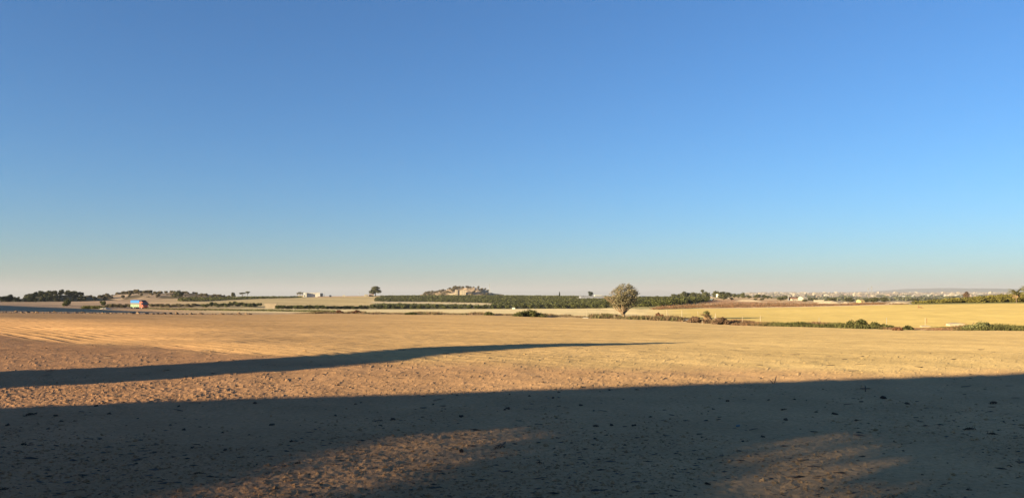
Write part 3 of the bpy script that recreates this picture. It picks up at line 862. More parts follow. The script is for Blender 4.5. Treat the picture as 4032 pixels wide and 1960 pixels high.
# -- bushes beside the road at left
T('bush', 'round dark bush alone in the brown field at left', 'bush', 'bush', 263, 1205, 1178, 30)
T('bush', 'tall dark bush at the left end of the hedge behind the truck', 'bush', 'bush', 407, 1203, 1182, 22)
GR = 'brown hedge bushes behind the truck'
for x in list(np.arange(418, 520, 8.5)) + list(np.arange(592, 800, 9.5)):
    x = x + random.uniform(-3, 3); hgt = random.uniform(9, 17)
    T('hedge_bush', 'dusky brown bush in the roadside hedge behind the truck', 'bush', 'bush', x, 1212 - 0.004 * x + random.uniform(-5, 2), 1212 - hgt - 0.004 * x, random.uniform(18, 28), group=GR, parts=False, crown_mat=M_scrub)
GR = 'small citrus trees left of the box shaped shed'
for k, x in enumerate(np.arange(800, 1034, 9.0)):
    yb = 1210.5 + random.uniform(-6, 1)
    T('citrus_tree', 'bushy citrus tree in the short row left of the tan shed', 'tree', 'citrus', x + random.uniform(-3, 3), yb, yb - random.uniform(13, 19), random.uniform(13, 19), group=GR)
GR = 'round hedge bushes along the pale lane'
for x in [1097,1112,1130,1147,1166,1182,1197,1218,1236,1252,1270,1288,1305,1322,1338,1356,1374,1392,1408,1426,1444]:
    T('hedge_bush', 'dark rounded hedge bush lining the pale lane in the middle distance', 'bush', 'bush', x + random.uniform(-2, 2), 1217 + random.uniform(-1, 0), 1201 + random.uniform(-2, 3), random.uniform(22, 32), group=GR, parts=False, crown_mat=M_hedge)

# -- the citrus orchard: the nearest 300 trees singly, the rest as one mass
OPOLY = [(1462,1216.5),(1640,1217),(2000,1216),(2340,1214),(2420,1212),(2560,1209),(2700,1197),(2787,1188),(2790,1180),(2640,1176),(2540,1176),(2460,1179),(2380,1184),(2290,1183),(2240,1181),(2200,1175),(2060,1172),(1640,1171.5),(1490,1175),(1478,1184),(1496,1200)]
cand = []
for Y in np.arange(285, 960, 5.6):
    for X in np.arange(-170, 175, 4.3):
        x = CX + FPX * X / Y
        if x < 1440 or x > 2800: continue
        cand.append((X + random.uniform(-0.5, 0.5), Y + random.uniform(-0.5, 0.5)))
cand = np.array(cand); cz = height(cand[:, 0], cand[:, 1])
cpx = CX + FPX * cand[:, 0] / cand[:, 1]; cpy = YH + FPX * (EYE - cz) / cand[:, 1]
road = np.interp(cpx, [1450, 1560, 1700, 1850, 1950, 2000], [1188, 1189, 1190, 1193, 1196, 1197])
gap = (cpx < 1960) & (cpy > road - 1.0) & (cpy < road + 17.0 * sstep(1990, 1900, cpx))
ok = np.array([inside(OPOLY, a, b) for a, b in zip(cpx, cpy)]) & ~gap
cand, cz, cpx, cpy = cand[ok], cz[ok], cpx[ok], cpy[ok]
order = np.argsort(cand[:, 1] + 2 * rng.random(len(cand)))
GR = 'citrus trees of the large orchard'
for k in order[:300]:
    h = random.uniform(1.7, 2.7)
    tree('orchard_tree', 'small rounded citrus tree at the front of the large green orchard', 'tree', 'citrus', (cand[k, 0], cand[k, 1], cz[k] - 0.1), h, random.uniform(3.0, 4.1), GR, parts=False)
def mass(name, pts, zs, label, m, nl, size, hh=(1.7, 2.4), ww=(1.7, 2.2), hx=None):
    r = np.random.default_rng(len(pts)); Ps, Ns = [], []
    for (X, Y), z in zip(pts, zs):
        n = nl; d = r.normal(size=(n, 3)); d /= np.linalg.norm(d, axis=1, keepdims=True)
        h = r.uniform(*hh); w = r.uniform(*ww)
        if hx is not None: h *= float(np.interp(CX + FPX * X / Y, *hx))
        Ps.append(np.array([X, Y, z + h * 0.52]) + d * np.array([w, w, h * 0.5]) * r.uniform(0.65, 1.05, (n, 1))); Ns.append(d)
    V, Q = leaf_quads(np.concatenate(Ps), np.concatenate(Ns), size, 1.0, r)
    o = link(name, mesh_np(name, V, Q, None, m)); tag(o, label, 'orchard', kind='stuff')
rest = order[300:]
mass('orchard', cand[rest], cz[rest], 'rows of citrus trees filling the back of the large orchard', M_citrus, 46, 0.30)
# right hand orchard on the rise
M_cit2 = mat('yellow_citrus_leaves', (0.115, 0.095, 0.02), 0.7, 0.3, 0.6, island=0.45, spec=0.15)
c2 = []
for Y in np.arange(222, 345, 3.6):
    for X in np.arange(100, 290, 3.4):
        x, y = CX + FPX * X / Y, 0
        if 3545 < x < 4180: c2.append((X + random.uniform(-.5, .5), Y + random.uniform(-.5, .5)))
c2 = np.array(c2); z2 = height(c2[:, 0], c2[:, 1]); x2 = CX + FPX * c2[:, 0] / c2[:, 1]; y2 = YH + FPX * (EYE - z2) / c2[:, 1]
k2 = (y2 < np.interp(x2, [3540, 3700, 4000, 4200], [1197, 1193.5, 1190, 1189])) & (c2[:, 1] < np.interp(x2, [3545, 3700, 4000], [250, 300, 335])) & ~((x2 > 3985) & (c2[:, 1] < 232))
c2, z2, x2 = c2[k2], z2[k2], x2[k2]
o2 = np.argsort(c2[:, 1])
for k in o2[:60]:
    tree('orchard_tree', 'yellow green citrus tree along the front of the right hand orchard', 'tree', 'citrus', (c2[k, 0], c2[k, 1], z2[k] - 0.1), float(np.interp(x2[k], [3545, 3620, 3800, 4000], [0.5, 0.9, 1.5, 2.0])) * random.uniform(0.85, 1.15), random.uniform(2.6, 3.6), 'front trees of the right hand orchard', parts=False, crown_mat=M_cit2)
mass('orchard', c2[o2[60:]], z2[o2[60:]], 'low yellow green orchard covering the rise at the right', M_cit2, 60, 0.22, (0.85, 1.15), (1.5, 1.9), ([3545, 3620, 3800, 4000], [0.5, 0.9, 1.5, 2.0]))
# vineyard on the left upland and low crops on the central upland
def crop(name, poly, n, label, m, h, size, ymin, ymax):
    pts = []
    xs = [p[0] for p in poly]
    while len(pts) < n:
        x, y = random.uniform(min(xs), max(xs)), random.uniform(ymin, ymax)
        if inside(poly, x, y):
            pts.append(at(x, y))
    P = np.array([(p.x, p.y, p.z) for p in pts])
    mass(name, P[:, :2], P[:, 2], label, m, 10, size, h, (1.6, 2.4))
crop('vineyard', [(705,1186),(712,1177),(800,1173),(1000,1169.5),(1190,1168),(1180,1172),(1000,1176),(900,1181),(790,1186)], 1100, 'low green vineyard strip on the left upland', M_weed, (0.7, 1.2), 0.42, 1166, 1187)
crop('low_crop', [(1500,1166),(1700,1163),(2000,1163.5),(2300,1166),(2560,1170),(2560,1175),(2300,1172),(2100,1171),(1500,1171)], 1500, 'low green crop strips on the central upland', M_weed, (0.6, 1.1), 0.5, 1162, 1176)

# ------------------------------------------------------------------ verge: weeds and dry grass (uncountable), bushes, posts, odds and ends
def tufts(name, pts, label, cols, hgt, blades, r, spread=0.25, wid=0.03, cat='weeds'):
    """upright blades around each point; cols = (n,3) colour per tuft, hgt = (n,) height per tuft"""
    n = len(pts); b = blades
    P = np.repeat(np.asarray(pts, float), b, 0); H = np.repeat(hgt, b) * r.uniform(0.45, 1.1, n * b)
    P = P + np.stack([r.normal(0, spread, n * b), r.normal(0, spread, n * b), np.zeros(n * b)], 1)
    P[:, 2] -= 0.05
    a = r.uniform(0, 6.28, n * b); s = np.stack([np.cos(a), np.sin(a), np.zeros(n * b)], 1) * (wid * r.uniform(0.6, 1.6, n * b))[:, None]
    lean = np.stack([r.normal(0, 0.3, n * b), r.normal(0, 0.3, n * b), np.ones(n * b)], 1)
    mid = P + lean * (H * 0.55)[:, None]; top = mid + (lean + r.normal(0, 0.25, (n * b, 3))) * (H * 0.45)[:, None]
    V = np.stack([P - s, P + s, mid + s * 1.3, mid - s * 1.3, top + s * 0.5, top - s * 0.5], 1).reshape(-1, 3)
    i = np.arange(n * b)[:, None] * 6
    Q = np.concatenate([i + np.array([[0, 1, 2, 3]]), i + np.array([[3, 2, 4, 5]])])
    C = np.repeat(np.repeat(cols, b, 0) * r.uniform(0.75, 1.25, (n * b, 1)), 6, 0)
    o = link(name, mesh_np(name, V, Q, None, M_blade, np.clip(C, 0.005, 0.8)))
    return tag(o, label, cat, kind='stuff')
BROWN, RED, GREEN, STRAW, OLIVE = (0.17, 0.108, 0.064), (0.17, 0.082, 0.044), (0.075, 0.07, 0.025), (0.26, 0.185, 0.11), (0.098, 0.09, 0.038)
r = np.random.default_rng(77)
def verge_pts(n, x0, x1, t0=0.0, t1=1.0):
    x = r.uniform(x0, x1, n); t = r.uniform(t0, t1, n)
    d = np.interp(x, _XS, B1d) + 8.0 * t; X = (x - CX) / FPX * d
    return x, np.stack([X, d, height(X, d)], 1)
# left and centre: low sparse weeds; right: taller thick growth
x, P = verge_pts(2600, 1080, 2330, 0.15, 0.95)
mixc = r.uniform(0, 1, len(x)); C = np.where((mixc < 0.55)[:, None], np.array(BROWN), np.where((mixc < 0.8)[:, None], np.array(OLIVE), np.array(STRAW)))
tufts('weeds', P, 'low dry weeds along the middle of the field edge', C, (0.18 + 0.25 * sstep(-0.1, 0.3, fbm(P[:, 0] * 0.35, P[:, 1] * 0.2, 171, 2))) * sstep(1060, 1300, x), 12, r, 0.25, 0.02)
x, P = verge_pts(2400, 2330, 2950, 0.12, 1.0)
mixc = r.uniform(0, 1, len(x)) + 0.3 * (x - 2640) / 310; C = np.where((mixc < 0.3)[:, None], np.array(OLIVE) * 1.1, np.where((mixc < 0.9)[:, None], np.array(BROWN), np.array(RED)))
tufts('weeds', P, 'brown dry brush in the verge around the olive tree', C, 0.2 + 0.42 * sstep(-0.1, 0.3, fbm(P[:, 0] * 0.3, P[:, 1] * 0.2, 173, 2)), 14, r, 0.3, 0.02)
x, P = verge_pts(4200, 2880, 4250, 0.1, 1.0)
gr = sstep(-0.05, 0.12, fbm(P[:, 0] * 0.16, P[:, 1] * 0.1, 175, 3)) * sstep(2900, 3080, x)
C = (np.array(GREEN) * 1.15)[None] * gr[:, None] + (1 - gr[:, None]) * np.where((r.uniform(0, 1, len(x)) < 0.6)[:, None], np.array(BROWN), np.array(RED) * 1.1)
hollow = 1 - 0.75 * np.exp(-((x - 3610) / 110) ** 2)
tufts('weeds', P, 'thick green and brown weeds along the right of the field edge', C, (0.34 + 0.28 * sstep(-0.15, 0.3, fbm(P[:, 0] * 0.25, P[:, 1] * 0.2, 177, 2))) * hollow, 16, r, 0.32, 0.02)
# green verge of the pale lane
xs_ = r.uniform(560, 1320, 1500); ys_ = np.interp(xs_, [560, 700, 900, 1100, 1320], [1214, 1218, 1221, 1224, 1227]) + r.normal(0, 0.8, 1500)
P = np.array([tuple(at(a, b)) for a, b in zip(xs_, ys_)])
tufts('weeds', P, 'thin green weed strip bordering the pale lane at left', np.tile(np.array(OLIVE) * 1.05, (1500, 1)) * r.uniform(0.6, 1.3, (1500, 1)), r.uniform(0.1, 0.45, 1500), 9, r, 0.6, 0.04)
xs_ = r.uniform(335, 400, 160); P = np.array([tuple(at(a, b)) for a, b in zip(xs_, r.uniform(1210, 1216, 160))])
tufts('weeds', P, 'green weed patch left of the pale earth pile', np.tile(np.array(GREEN), (160, 1)), np.full(160, 0.8), 16, r, 0.6, 0.04)
# dry scrub behind the far right field
xs_ = r.uniform(2580, 3560, 2600); ys_ = np.interp(xs_, [2580, 2750, 3000, 3240, 3500], [1217, 1212, 1210, 1205, 1198]) - np.abs(r.normal(0, 1, 2600)) * np.interp(xs_, [2580, 2700, 3000, 3500], [3, 9, 11, 3])
P = np.array([tuple(at(a, b)) for a, b in zip(xs_, ys_)])
C = np.where((r.uniform(0, 1, 2600) < 0.5)[:, None], np.array(RED) * 0.85, np.array(BROWN) * 0.8)
tufts('dry_scrub', P, 'reddish brown dry scrub behind the bright right hand field', C, r.uniform(0.2, 0.55, 2600), 10, r, 0.9, 0.045, 'scrub')

def verge_bush(x, yb, yt, w, label, m, seed, leafs=900, size=0.07):
    p = at(x, yb); px = p.y / FPX; H = (yb - yt) * px; W = w * px / 2
    rr = np.random.default_rng(seed); bl = []
    for k in range(14):
        a = rr.uniform(-1, 1); hh = H * (1 - a * a * 0.75) * rr.uniform(0.55, 0.95); q = rr.uniform(0.16, 0.3) * W + 0.1
        bl.append((a * W * 0.85, rr.uniform(-0.5, 0.5) * min(W, 2.0), max(hh - q * 0.5, 0.1), q, q * 0.9, min(q, H * 0.45)))
    o = thing('bush', label, 'bush', p)
    link('foliage', crown_mesh('foliage', bl, leafs, size, m, seed), o)
    st = MB()
    for b in bl[:7]:
        st.tube([(b[0] * 0.5, b[1] * 0.5, -0.05), (b[0] * 0.85, b[1] * 0.9, b[2] * 0.6), (b[0], b[1], b[2])], [0.03, 0.02, 0.008], 4)
    st.build('stems', M_bark, o)
verge_bush(2085, 1247, 1219, 135, 'wide dark green bush at the field edge left of the olive tree', M_weed, 1, 2600, 0.075)
verge_bush(1925, 1241, 1227, 40, 'low green bush at the field edge below the central orchard', M_weed, 2)
verge_bush(1620, 1238, 1227, 46, 'low olive green bush at the field edge left of the wide one', M_weed, 3)
verge_bush(1333, 1233, 1220, 34, 'reddish dry bush at the field edge, left of its twin', M_dryred, 4)
verge_bush(1405, 1234, 1221, 36, 'reddish dry bush at the field edge, right of its twin', M_dryred, 5)
verge_bush(2595, 1258, 1231, 42, 'dark rusty bush in the verge right of the olive tree', M_dryred, 6, 1100)
verge_bush(2545, 1256, 1241, 60, 'brown brush heap just right of the yellow block', M_dry, 7, 1100)
verge_bush(2740, 1270, 1246, 70, 'brown brush left of the stubby fan palm', M_dry, 8, 1500)
verge_bush(2840, 1277, 1247, 60, 'brown brush leaning right of the stubby fan palm', M_dry, 9, 1500)
verge_bush(3395, 1291, 1257, 130, 'large bright green leafy bush in the right hand verge', M_weed, 10, 2800, 0.075)
verge_bush(3470, 1293, 1270, 90, 'paler green bush adjoining the large leafy one', M_weed, 11, 1200)
verge_bush(3150, 1284, 1264, 120, 'low green bush right of the pale upright stake', M_weed, 12, 1600)
verge_bush(3575, 1299, 1282, 42, 'small green plant with pale leaves near the reddish heap', M_weed, 13, 700)
verge_bush(3860, 1300, 1267, 120, 'green weedy bush near the right end of the verge', mat('dusty_leaves', (0.125, 0.12, 0.045), 0.9, 0.35, 0.8, island=0.5), 14, 2000)
verge_bush(3535, 1301, 1290, 46, 'reddish brown heap of dry brush at the field edge', M_dryred, 15, 700)

def post(x, yb, yt, label, m=M_post, rad=0.035, lean=0.0, braces=(), group=None):
    p = at(x, yb); px = p.y / FPX; H = (yb - yt) * px
    o = thing('fence_post', label, 'post', p, 0, group)
    mb = MB(); mb.tube([(0, 0, -0.3), (lean * H * 0.5, 0, H * 0.5), (lean * H, 0, H)], [rad, rad, rad * 0.9], 6); mb.build('stake', m, o)
    mb = MB(); mb.tube([(lean * H, 0, H), (lean * H, 0, H + 0.03)], [rad * 1.25, rad * 1.1], 6); mb.build('cap', m, o)
    for b in braces:
        mb = MB(); mb.tube([(b * H, 0.1, -0.1), (0, 0, H * 0.72)], [rad * 0.8, rad * 0.8], 5); mb.build('brace', m, o)
    return p, H
post(2310, 1250, 1224, 'thin pale fence post, leftmost along the field edge', rad=0.025)
post(2366, 1252, 1224, 'thin pale fence post beneath the left side of the olive crown', rad=0.025)
post(2418, 1254, 1229, 'pale fence post just left of the olive trunk', rad=0.035)
post(2553, 1254, 1236, 'tilted pale stake right of the yellow block', rad=0.04, lean=-0.28)
post(2626, 1256, 1219, 'tall pale fence post with one leaning brace', rad=0.045, braces=(0.42,))
post(2685, 1258, 1223, 'straight pale fence post right of the braced one', rad=0.05)
post(2748, 1240, 1226, 'short pale post left of the stubby fan palm', rad=0.04)
post(2817, 1271, 1234, 'pale braced post right of the stubby fan palm', rad=0.045, braces=(-0.4, 0.45))
post(2923, 1277, 1246, 'thin pale post standing in brown brush', rad=0.03)
post(2994, 1266, 1243, 'pale upright stake in the green weeds left of the leafy bushes', M_post, rad=0.04)
post(3225, 1282, 1250, 'thin grey stake in the weeds left of the large green bush', M_metal, rad=0.02)
post(3491, 1289, 1252, 'thin grey stake right of the large green bush', M_metal, rad=0.02)
post(3643, 1286, 1252, 'pale stake beside the rusty iron bar', rad=0.03)
post(3649, 1272, 1254, 'dark rusty iron bar in the right hand verge', M_rust, rad=0.035)
post(3616, 1212, 1198, 'short dark stake in the middle of the bright right field', M_rust, rad=0.05)
post(2765, 1277, 1262, 'low thin post under the fan palm skirt', rad=0.03)
# debris around the stake in the right field
p = at(3621, 1212); mb = MB()
for k in range(5): mb.tube([(random.uniform(-1, 1), random.uniform(-.4, .4), 0.03), (random.uniform(-.5, .8), random.uniform(-.3, .3), random.uniform(.15, .35)), (random.uniform(0, 1.4), random.uniform(-.4, .4), 0.04)], [0.05, 0.06, 0.03], 5)
tag(mb.build('debris_heap', M_rust, None, p), 'small dark debris heap at the foot of the field stake', 'debris')
# netting frame between posts left of the tree
a_, b_ = at(2366, 1238), at(2418, 1239)
fr = thing('netting_frame', 'thin wire frame strung between the posts left of the olive trunk', 'fence', a_)
for z0 in (0.5, 1.1):
    mb = MB(); mb.tube([(0, 0, z0), (b_.x - a_.x, b_.y - a_.y, z0 + b_.z - a_.z)], [0.02, 0.02], 4); mb.build('wire', M_post, fr)
# yellow block
p = at(2500, 1249); mb = MB(); px = p.y / FPX
blk = thing('stone_block', 'pale yellow block lying right of the olive trunk', 'block', p)
mb.poly([(-12*px, 0, -0.1), (12*px, 0, -0.1), (12.5*px, 0, 8.3*px), (-3*px, 0, 7.6*px), (-12.5*px, 0, 8.0*px)], (0, 0.9, 0)); mb.build('body', M_ochre, blk)
mb = MB(); mb.poly([(-13*px, -0.05, 8.3*px), (13*px, -0.05, 8.6*px), (13*px, -0.05, 9.6*px), (-13*px, -0.05, 9.2*px)], (0, 1.0, 0)); mb.build('cover', M_conc, blk)
def slab(x, yb, w, h, label, m, deep=0.8, rz=0.0, name='concrete_slab'):
    p = at(x, yb); px = p.y / FPX; W = w * px / 2; H = h * px
    mb = MB(); rr = np.random.default_rng(int(x))
    mb.poly([(-W, 0, -0.05), (W, 0, -0.05), (W * 0.95, 0, H * 0.8), (W * 0.4, 0, H), (-W * 0.5, 0, H * 0.9), (-W * 0.97, 0, H * 0.6)], (0.1, deep, 0.05))
    tag(mb.build(name, m, None, p, (0, 0, rz)), label, 'slab')
slab(3648, 1287, 34, 4, 'flat pale slab lying below the rusty iron bar', M_tanw)
slab(3490, 1288, 22, 5, 'pale stone lying right of the large green bush', M_cream)
slab(3770, 1283, 60, 11, 'wide pale sandy block in the right hand verge', M_tanw, 1.2)
slab(2710, 1264, 36, 6, 'flat grey stone heap left of the stubby fan palm', M_conc, 1.0)
slab(2305, 1253, 24, 3, 'pale concrete edge at the end of the short paved lane', M_cream)
slab(2022, 1216, 13, 5, 'small white box at the foot of the central orchard', M_white, 1.5)
# curved hose over the sandy block
p = at(3770, 1280); px = p.y / FPX; mb = MB()
mb.tube([(-52*px, 0, 0.1), (-30*px, 0.1, 7*px), (0, 0.2, 9*px), (30*px, 0.1, 7*px), (48*px, 0, 1*px)], [0.03]*5, 6)
tag(mb.build('hose', M_rust, None, p), 'brown hose arching over the pale sandy block', 'hose')
p = at(3822, 1289); mb = MB(); px = p.y / FPX; mb.tube([(0, 0, 0), (5*px, 0, 8*px), (13*px, 0, 20*px)], [0.05, 0.04, 0.03], 6)
tag(mb.build('leaning_stick', M_stick, None, p), 'dark stick leaning right out of the verge weeds', 'stick')
# earth pile left of the truck
p = at(412, 1217); px = p.y / FPX; rr = np.random.default_rng(4)
nx, ny = 26, 14; gx, gy = np.meshgrid(np.linspace(-1, 1, nx), np.linspace(-1, 1, ny))
hz = np.maximum(1 - np.abs(gx) ** 1.3, 0) * np.maximum(1 - gy ** 2, 0) * (0.8 + 0.5 * fbm(gx * 3, gy * 2, 181, 3)) * 11 * px
Vp = np.stack([gx * 24 * px, gy * 2.0, hz - 0.1], -1).reshape(-1, 3); i, j = np.meshgrid(np.arange(ny - 1), np.arange(nx - 1), indexing='ij'); q = (i * nx + j).ravel()
tag(link('earth_pile', mesh_np('earth_pile', Vp, np.stack([q, q + 1, q + nx + 1, q + nx], 1), None, M_cream), None, p), 'pale yellow earth pile left of the truck', 'earth pile')

# ------------------------------------------------------------------ clods, stones and sticks on the near field
def lump_mesh(seed, m, k=1):
    r = np.random.default_rng(seed)
    me = bpy.data.meshes.new('lump'); import bmesh
    bm = bmesh.new(); bmesh.ops.create_icosphere(bm, subdivisions=2, radius=1.0)
    ph = r.uniform(0, 6, 6)
    for v in bm.verts:
        c = v.co.copy()
        f = 1 + 0.28 * math.sin(3.1 * c.x + ph[0]) * math.sin(2.7 * c.y + ph[1]) + 0.2 * math.sin(5 * c.z + ph[2] + 3 * c.x) + 0.16 * r.normal()
        v.co = (c.x * f * 1.1, c.y * f * 0.85, max(c.z * f * 0.75, -0.35))
    bm.to_mesh(me); bm.free(); me.materials.append(m)
    return me
LUMP = [lump_mesh(s, M_clod) for s in range(6)]
BLUMP = [lump_mesh(20 + s, M_bank) for s in range(4)]
def clump_mesh(seed):
    r = np.random.default_rng(seed); mb = MB()
    for k in range(26):
        a = r.uniform(0, 6.28); q = math.sqrt(r.uniform(0, 1)); s = r.uniform(0.07, 0.2) * (1.25 - 0.6 * q)
        O = np.array([(1,0,0),(0,1,0),(-1,0,0),(0,-1,0),(0,0,1),(0,0,-1)], float) * (1 + r.normal(0, 0.25, (6, 1))) * s
        mb.add(O + np.array([q * math.cos(a), 0.7 * q * math.sin(a), 0.25 * (1 - q) + s * 0.4]), None, [(0,1,4),(1,2,4),(2,3,4),(3,0,4),(1,0,5),(2,1,5),(3,2,5),(0,3,5)])
    for k in range(9):
        a = r.uniform(0, 6.28); q = r.uniform(0, 0.8); c0 = np.array([q * math.cos(a), 0.7 * q * math.sin(a), 0.05]); dv = r.normal(0, 0.35, 3); dv[2] = abs(dv[2]) * 0.8
        mb.tube([c0, c0 + dv * 0.6, c0 + dv * 1.1 - np.array([0, 0, 0.05])], [0.03, 0.025, 0.01], 4)
    return mb.mesh('clump', M_clod)
CLUMP = [clump_mesh(s) for s in range(4)]
def clod(x, y, wpx, label, group, name='soil_clod', meshes=LUMP):
    p = at(x, y); s = wpx * p.y / FPX / 2 * 0.85
    z = ground(p.x, p.y)
    o = link(name, random.choice(meshes), None, (p.x, p.y, z + 0.02 * s), (random.uniform(-.2, .2), random.uniform(-.2, .2), random.uniform(0, 6.28)), (s, s * random.uniform(.7, 1), s * random.uniform(.6, .95)))
    tag(o, label, 'clod', group)
def c1(l, x0): return [(x0 + a / 1.692, 1220 + b / 1.692, w) for a, b, w in l]
big = c1([(160,903,34),(1330,1100,40),(1500,937,24),(1980,1030,34),(200,712,50),(1810,770,28),(1225,800,22),(1580,512,18),(20,1190,40),(905,1033,22)], 0) + \
      c1([(345,735,28),(800,706,28),(1050,910,44),(800,930,30),(650,1068,36),(1315,1007,34),(1595,638,20),(1110,655,30)], 1344) + \
      c1([(670,660,34),(690,725,32),(1015,688,30),(1155,728,36),(165,1155,36),(1910,1195,38),(2060,820,48),(2070,620,44),(1915,790,50),(930,1182,24)], 2688)
biglab = ['dark crumbly clod in the left shade above the bottom edge', 'dark clod with a long shadow at the lower left edge of the sunny patch', 'small dark clod in the shade left of the sunny patch', 'dark clod on the sunny patch at bottom centre left',
  'low dark heap near the left edge just below the sunlit band', 'dark clod in the upper shade left of centre', 'dark pointed clod in the left shade', 'dark clod standing in the sunlit band at left', 'dark clod cut by the lower left edge', 'small dark clod in the lower left shade',
  'dark peaked clod near the middle of the upper shade', 'flat dark clod in the upper shade by the tip of the sunny patch', 'largest dark clod with a stick at the right end of the sunny patch', 'brown clod in the middle of the sunny patch', 'brown clod at the lower right edge of the sunny patch', 'flat dark clod in the shade below centre', 'small dark clod in the upper shade right of centre', 'blocky dark clod in the upper shade right of the sunny tip',
  'dark lump at upper right of centre in the shade', 'rounded dark lump just below its near twin in the shade', 'flattened dark lump above the right hand sunny patch', 'dark knobbly lump at the top of the right hand sunny patch', 'brown weedy clod at the lower left of the right hand sunny patch', 'round dark clod near the lower right corner', 'flat dark heap in the shade at far right', 'low dark heap at the right near the shadow edge', 'wide ragged dark heap in the right hand shade', 'small dark chip at the bottom of the right hand sunny patch']
for (x, y, w), lab in zip(big, biglab):
    clod(x, y, w * (1.3 if w >= 33 else 1.0), lab, None, meshes=CLUMP if w >= 33 else LUMP)
mids = c1([(370,715,24),(725,700,22),(1030,957,18),(1190,648,18),(2235,707,16),(1270,521,11),(820,627,16),(705,623,20),(1330,622,14),(1700,633,22),(50,778,22),(320,800,18),(840,775,13),(920,724,14),(1135,768,16),(1485,818,16),(1280,925,16),(1940,880,20),(410,750,20),(1460,575,10),(2250,505,20),(690,1010,14),(500,640,12),(640,648,18),(1660,840,10),(2000,770,9)], 0) + \
       c1([(260,772,20),(1090,665,16),(1120,566,13),(1255,574,16),(1410,586,14),(1785,532,16),(620,985,20),(1700,770,30),(1765,830,16),(1800,765,26),(610,632,14),(130,620,12),(95,628,14),(1690,848,18),(1490,957,12),(1135,1075,12),(770,566,12),(300,484,12),(2060,712,18),(1685,665,14),(1340,490,16),(1450,550,14),(610,556,12),(1950,770,22)], 1344) + \
       c1([(745,594,14),(935,527,14),(205,657,18),(535,833,24),(890,675,18),(1340,585,28),(155,735,18),(1495,625,26),(785,787,12),(1190,605,18),(125,845,14),(2135,735,18),(2180,1030,22),(570,595,16),(300,605,20),(1650,1130,10),(1470,935,16),(1600,1095,14),(2000,950,10),(1560,600,14),(1880,560,14),(400,870,16)], 2688)
for x, y, w in mids:
    clod(x, y, w, 'small dark clod lying loose on the bare near field', 'small dark clods on the near field')
for k in range(60):
    y = 1152 + 5185 / random.uniform(6.5, 17); clod(random.uniform(20, 4010), y, random.uniform(6, 12), 'small dark clod lying loose on the bare near field', 'small dark clods on the near field')
# ploughed up lumps along the far edge of the field at left
x = -10.0
while x < 1000:
    w = random.uniform(10, 24); clod(x, np.interp(x, _XS, B1y) - 1.0 + random.uniform(-0.8, 0.8), w, 'sandy lump in the ploughed ridge along the far field edge', 'lumps along the far field edge', 'earth_lump', BLUMP)
    x += w * random.uniform(0.75, 1.25)
# sticks
def stick(x, y, Lpx, ang, label, group=None, rise=0.0, rad=0.010):
    p = at(x, y); L = Lpx * p.y / FPX; r = np.random.default_rng(int(x * 7 + y)); z = ground(p.x, p.y)
    c, s = math.cos(ang), math.sin(ang); mb = MB(); pts = []
    for k in range(5):
        t = (k / 4 - 0.5) if rise < 0.5 else k / 4
        pts.append((c * L * t + r.normal(0, 0.03) * L, s * L * t + r.normal(0, 0.03) * L, 0.012 + rise * L * (k / 4)))
    mb.tube(pts, np.array([0.7, 1, 1, 0.8, 0.4]) * rad, 5)
    tag(mb.build('stick', M_stick, None, (p.x, p.y, z), smooth=True), label, 'stick', group)
stick(3049, 1513, 24, 0.9, 'short dark upright stick, right arm of a V shape at the shade edge', None, 1.2, 0.009)
stick(3046, 1513, 16, 2.4, 'short dark upright stick, left arm of a V shape at the shade edge', None, 1.0, 0.009)
stick(2268, 1388, 16, 0.6, 'small dark upright twig in the sunlit furrows right of centre', None, 0.9, 0.009)
stick(3409, 1530, 42, 0.05, 'dark horizontal bar of the crossed sticks in the right shade', None, 0.0, 0.01)
stick(3408, 1541, 22, 1.2, 'dark upright bar of the crossed sticks in the right shade', None, 1.0, 0.012)
stick(1970, 1757, 30, 0.8, 'dark stick leaning on the largest clod', None, 0.5, 0.012)
for k in range(90):
    y = 1152 + 5185 / random.uniform(6.6, 24); 
    stick(random.uniform(10, 4020), y, random.uniform(14, 46), random.uniform(-0.4, 0.4) + random.choice([0, math.pi]), 'thin dry twig lying flat on the near field', 'dry twigs on the near field', random.choice([0, 0, 0.12]), random.uniform(0.004, 0.009))
# litter
p = at(2688 + 368/1.692, 1220 + 770/1.692); mb = MB(); z = ground(p.x, p.y)
mb.poly([(-0.025, 0, 0.005), (0.02, 0, 0.008), (0.03, 0.01, 0.025), (-0.015, 0.01, 0.02)], (0.005, 0.025, 0.005))
tag(mb.build('litter', mat('white_scrap', (0.13, 0.125, 0.12), 0.5, 0.05, 5), None, (p.x, p.y, z)), 'small bluish white scrap of litter in the right shade', 'litter')
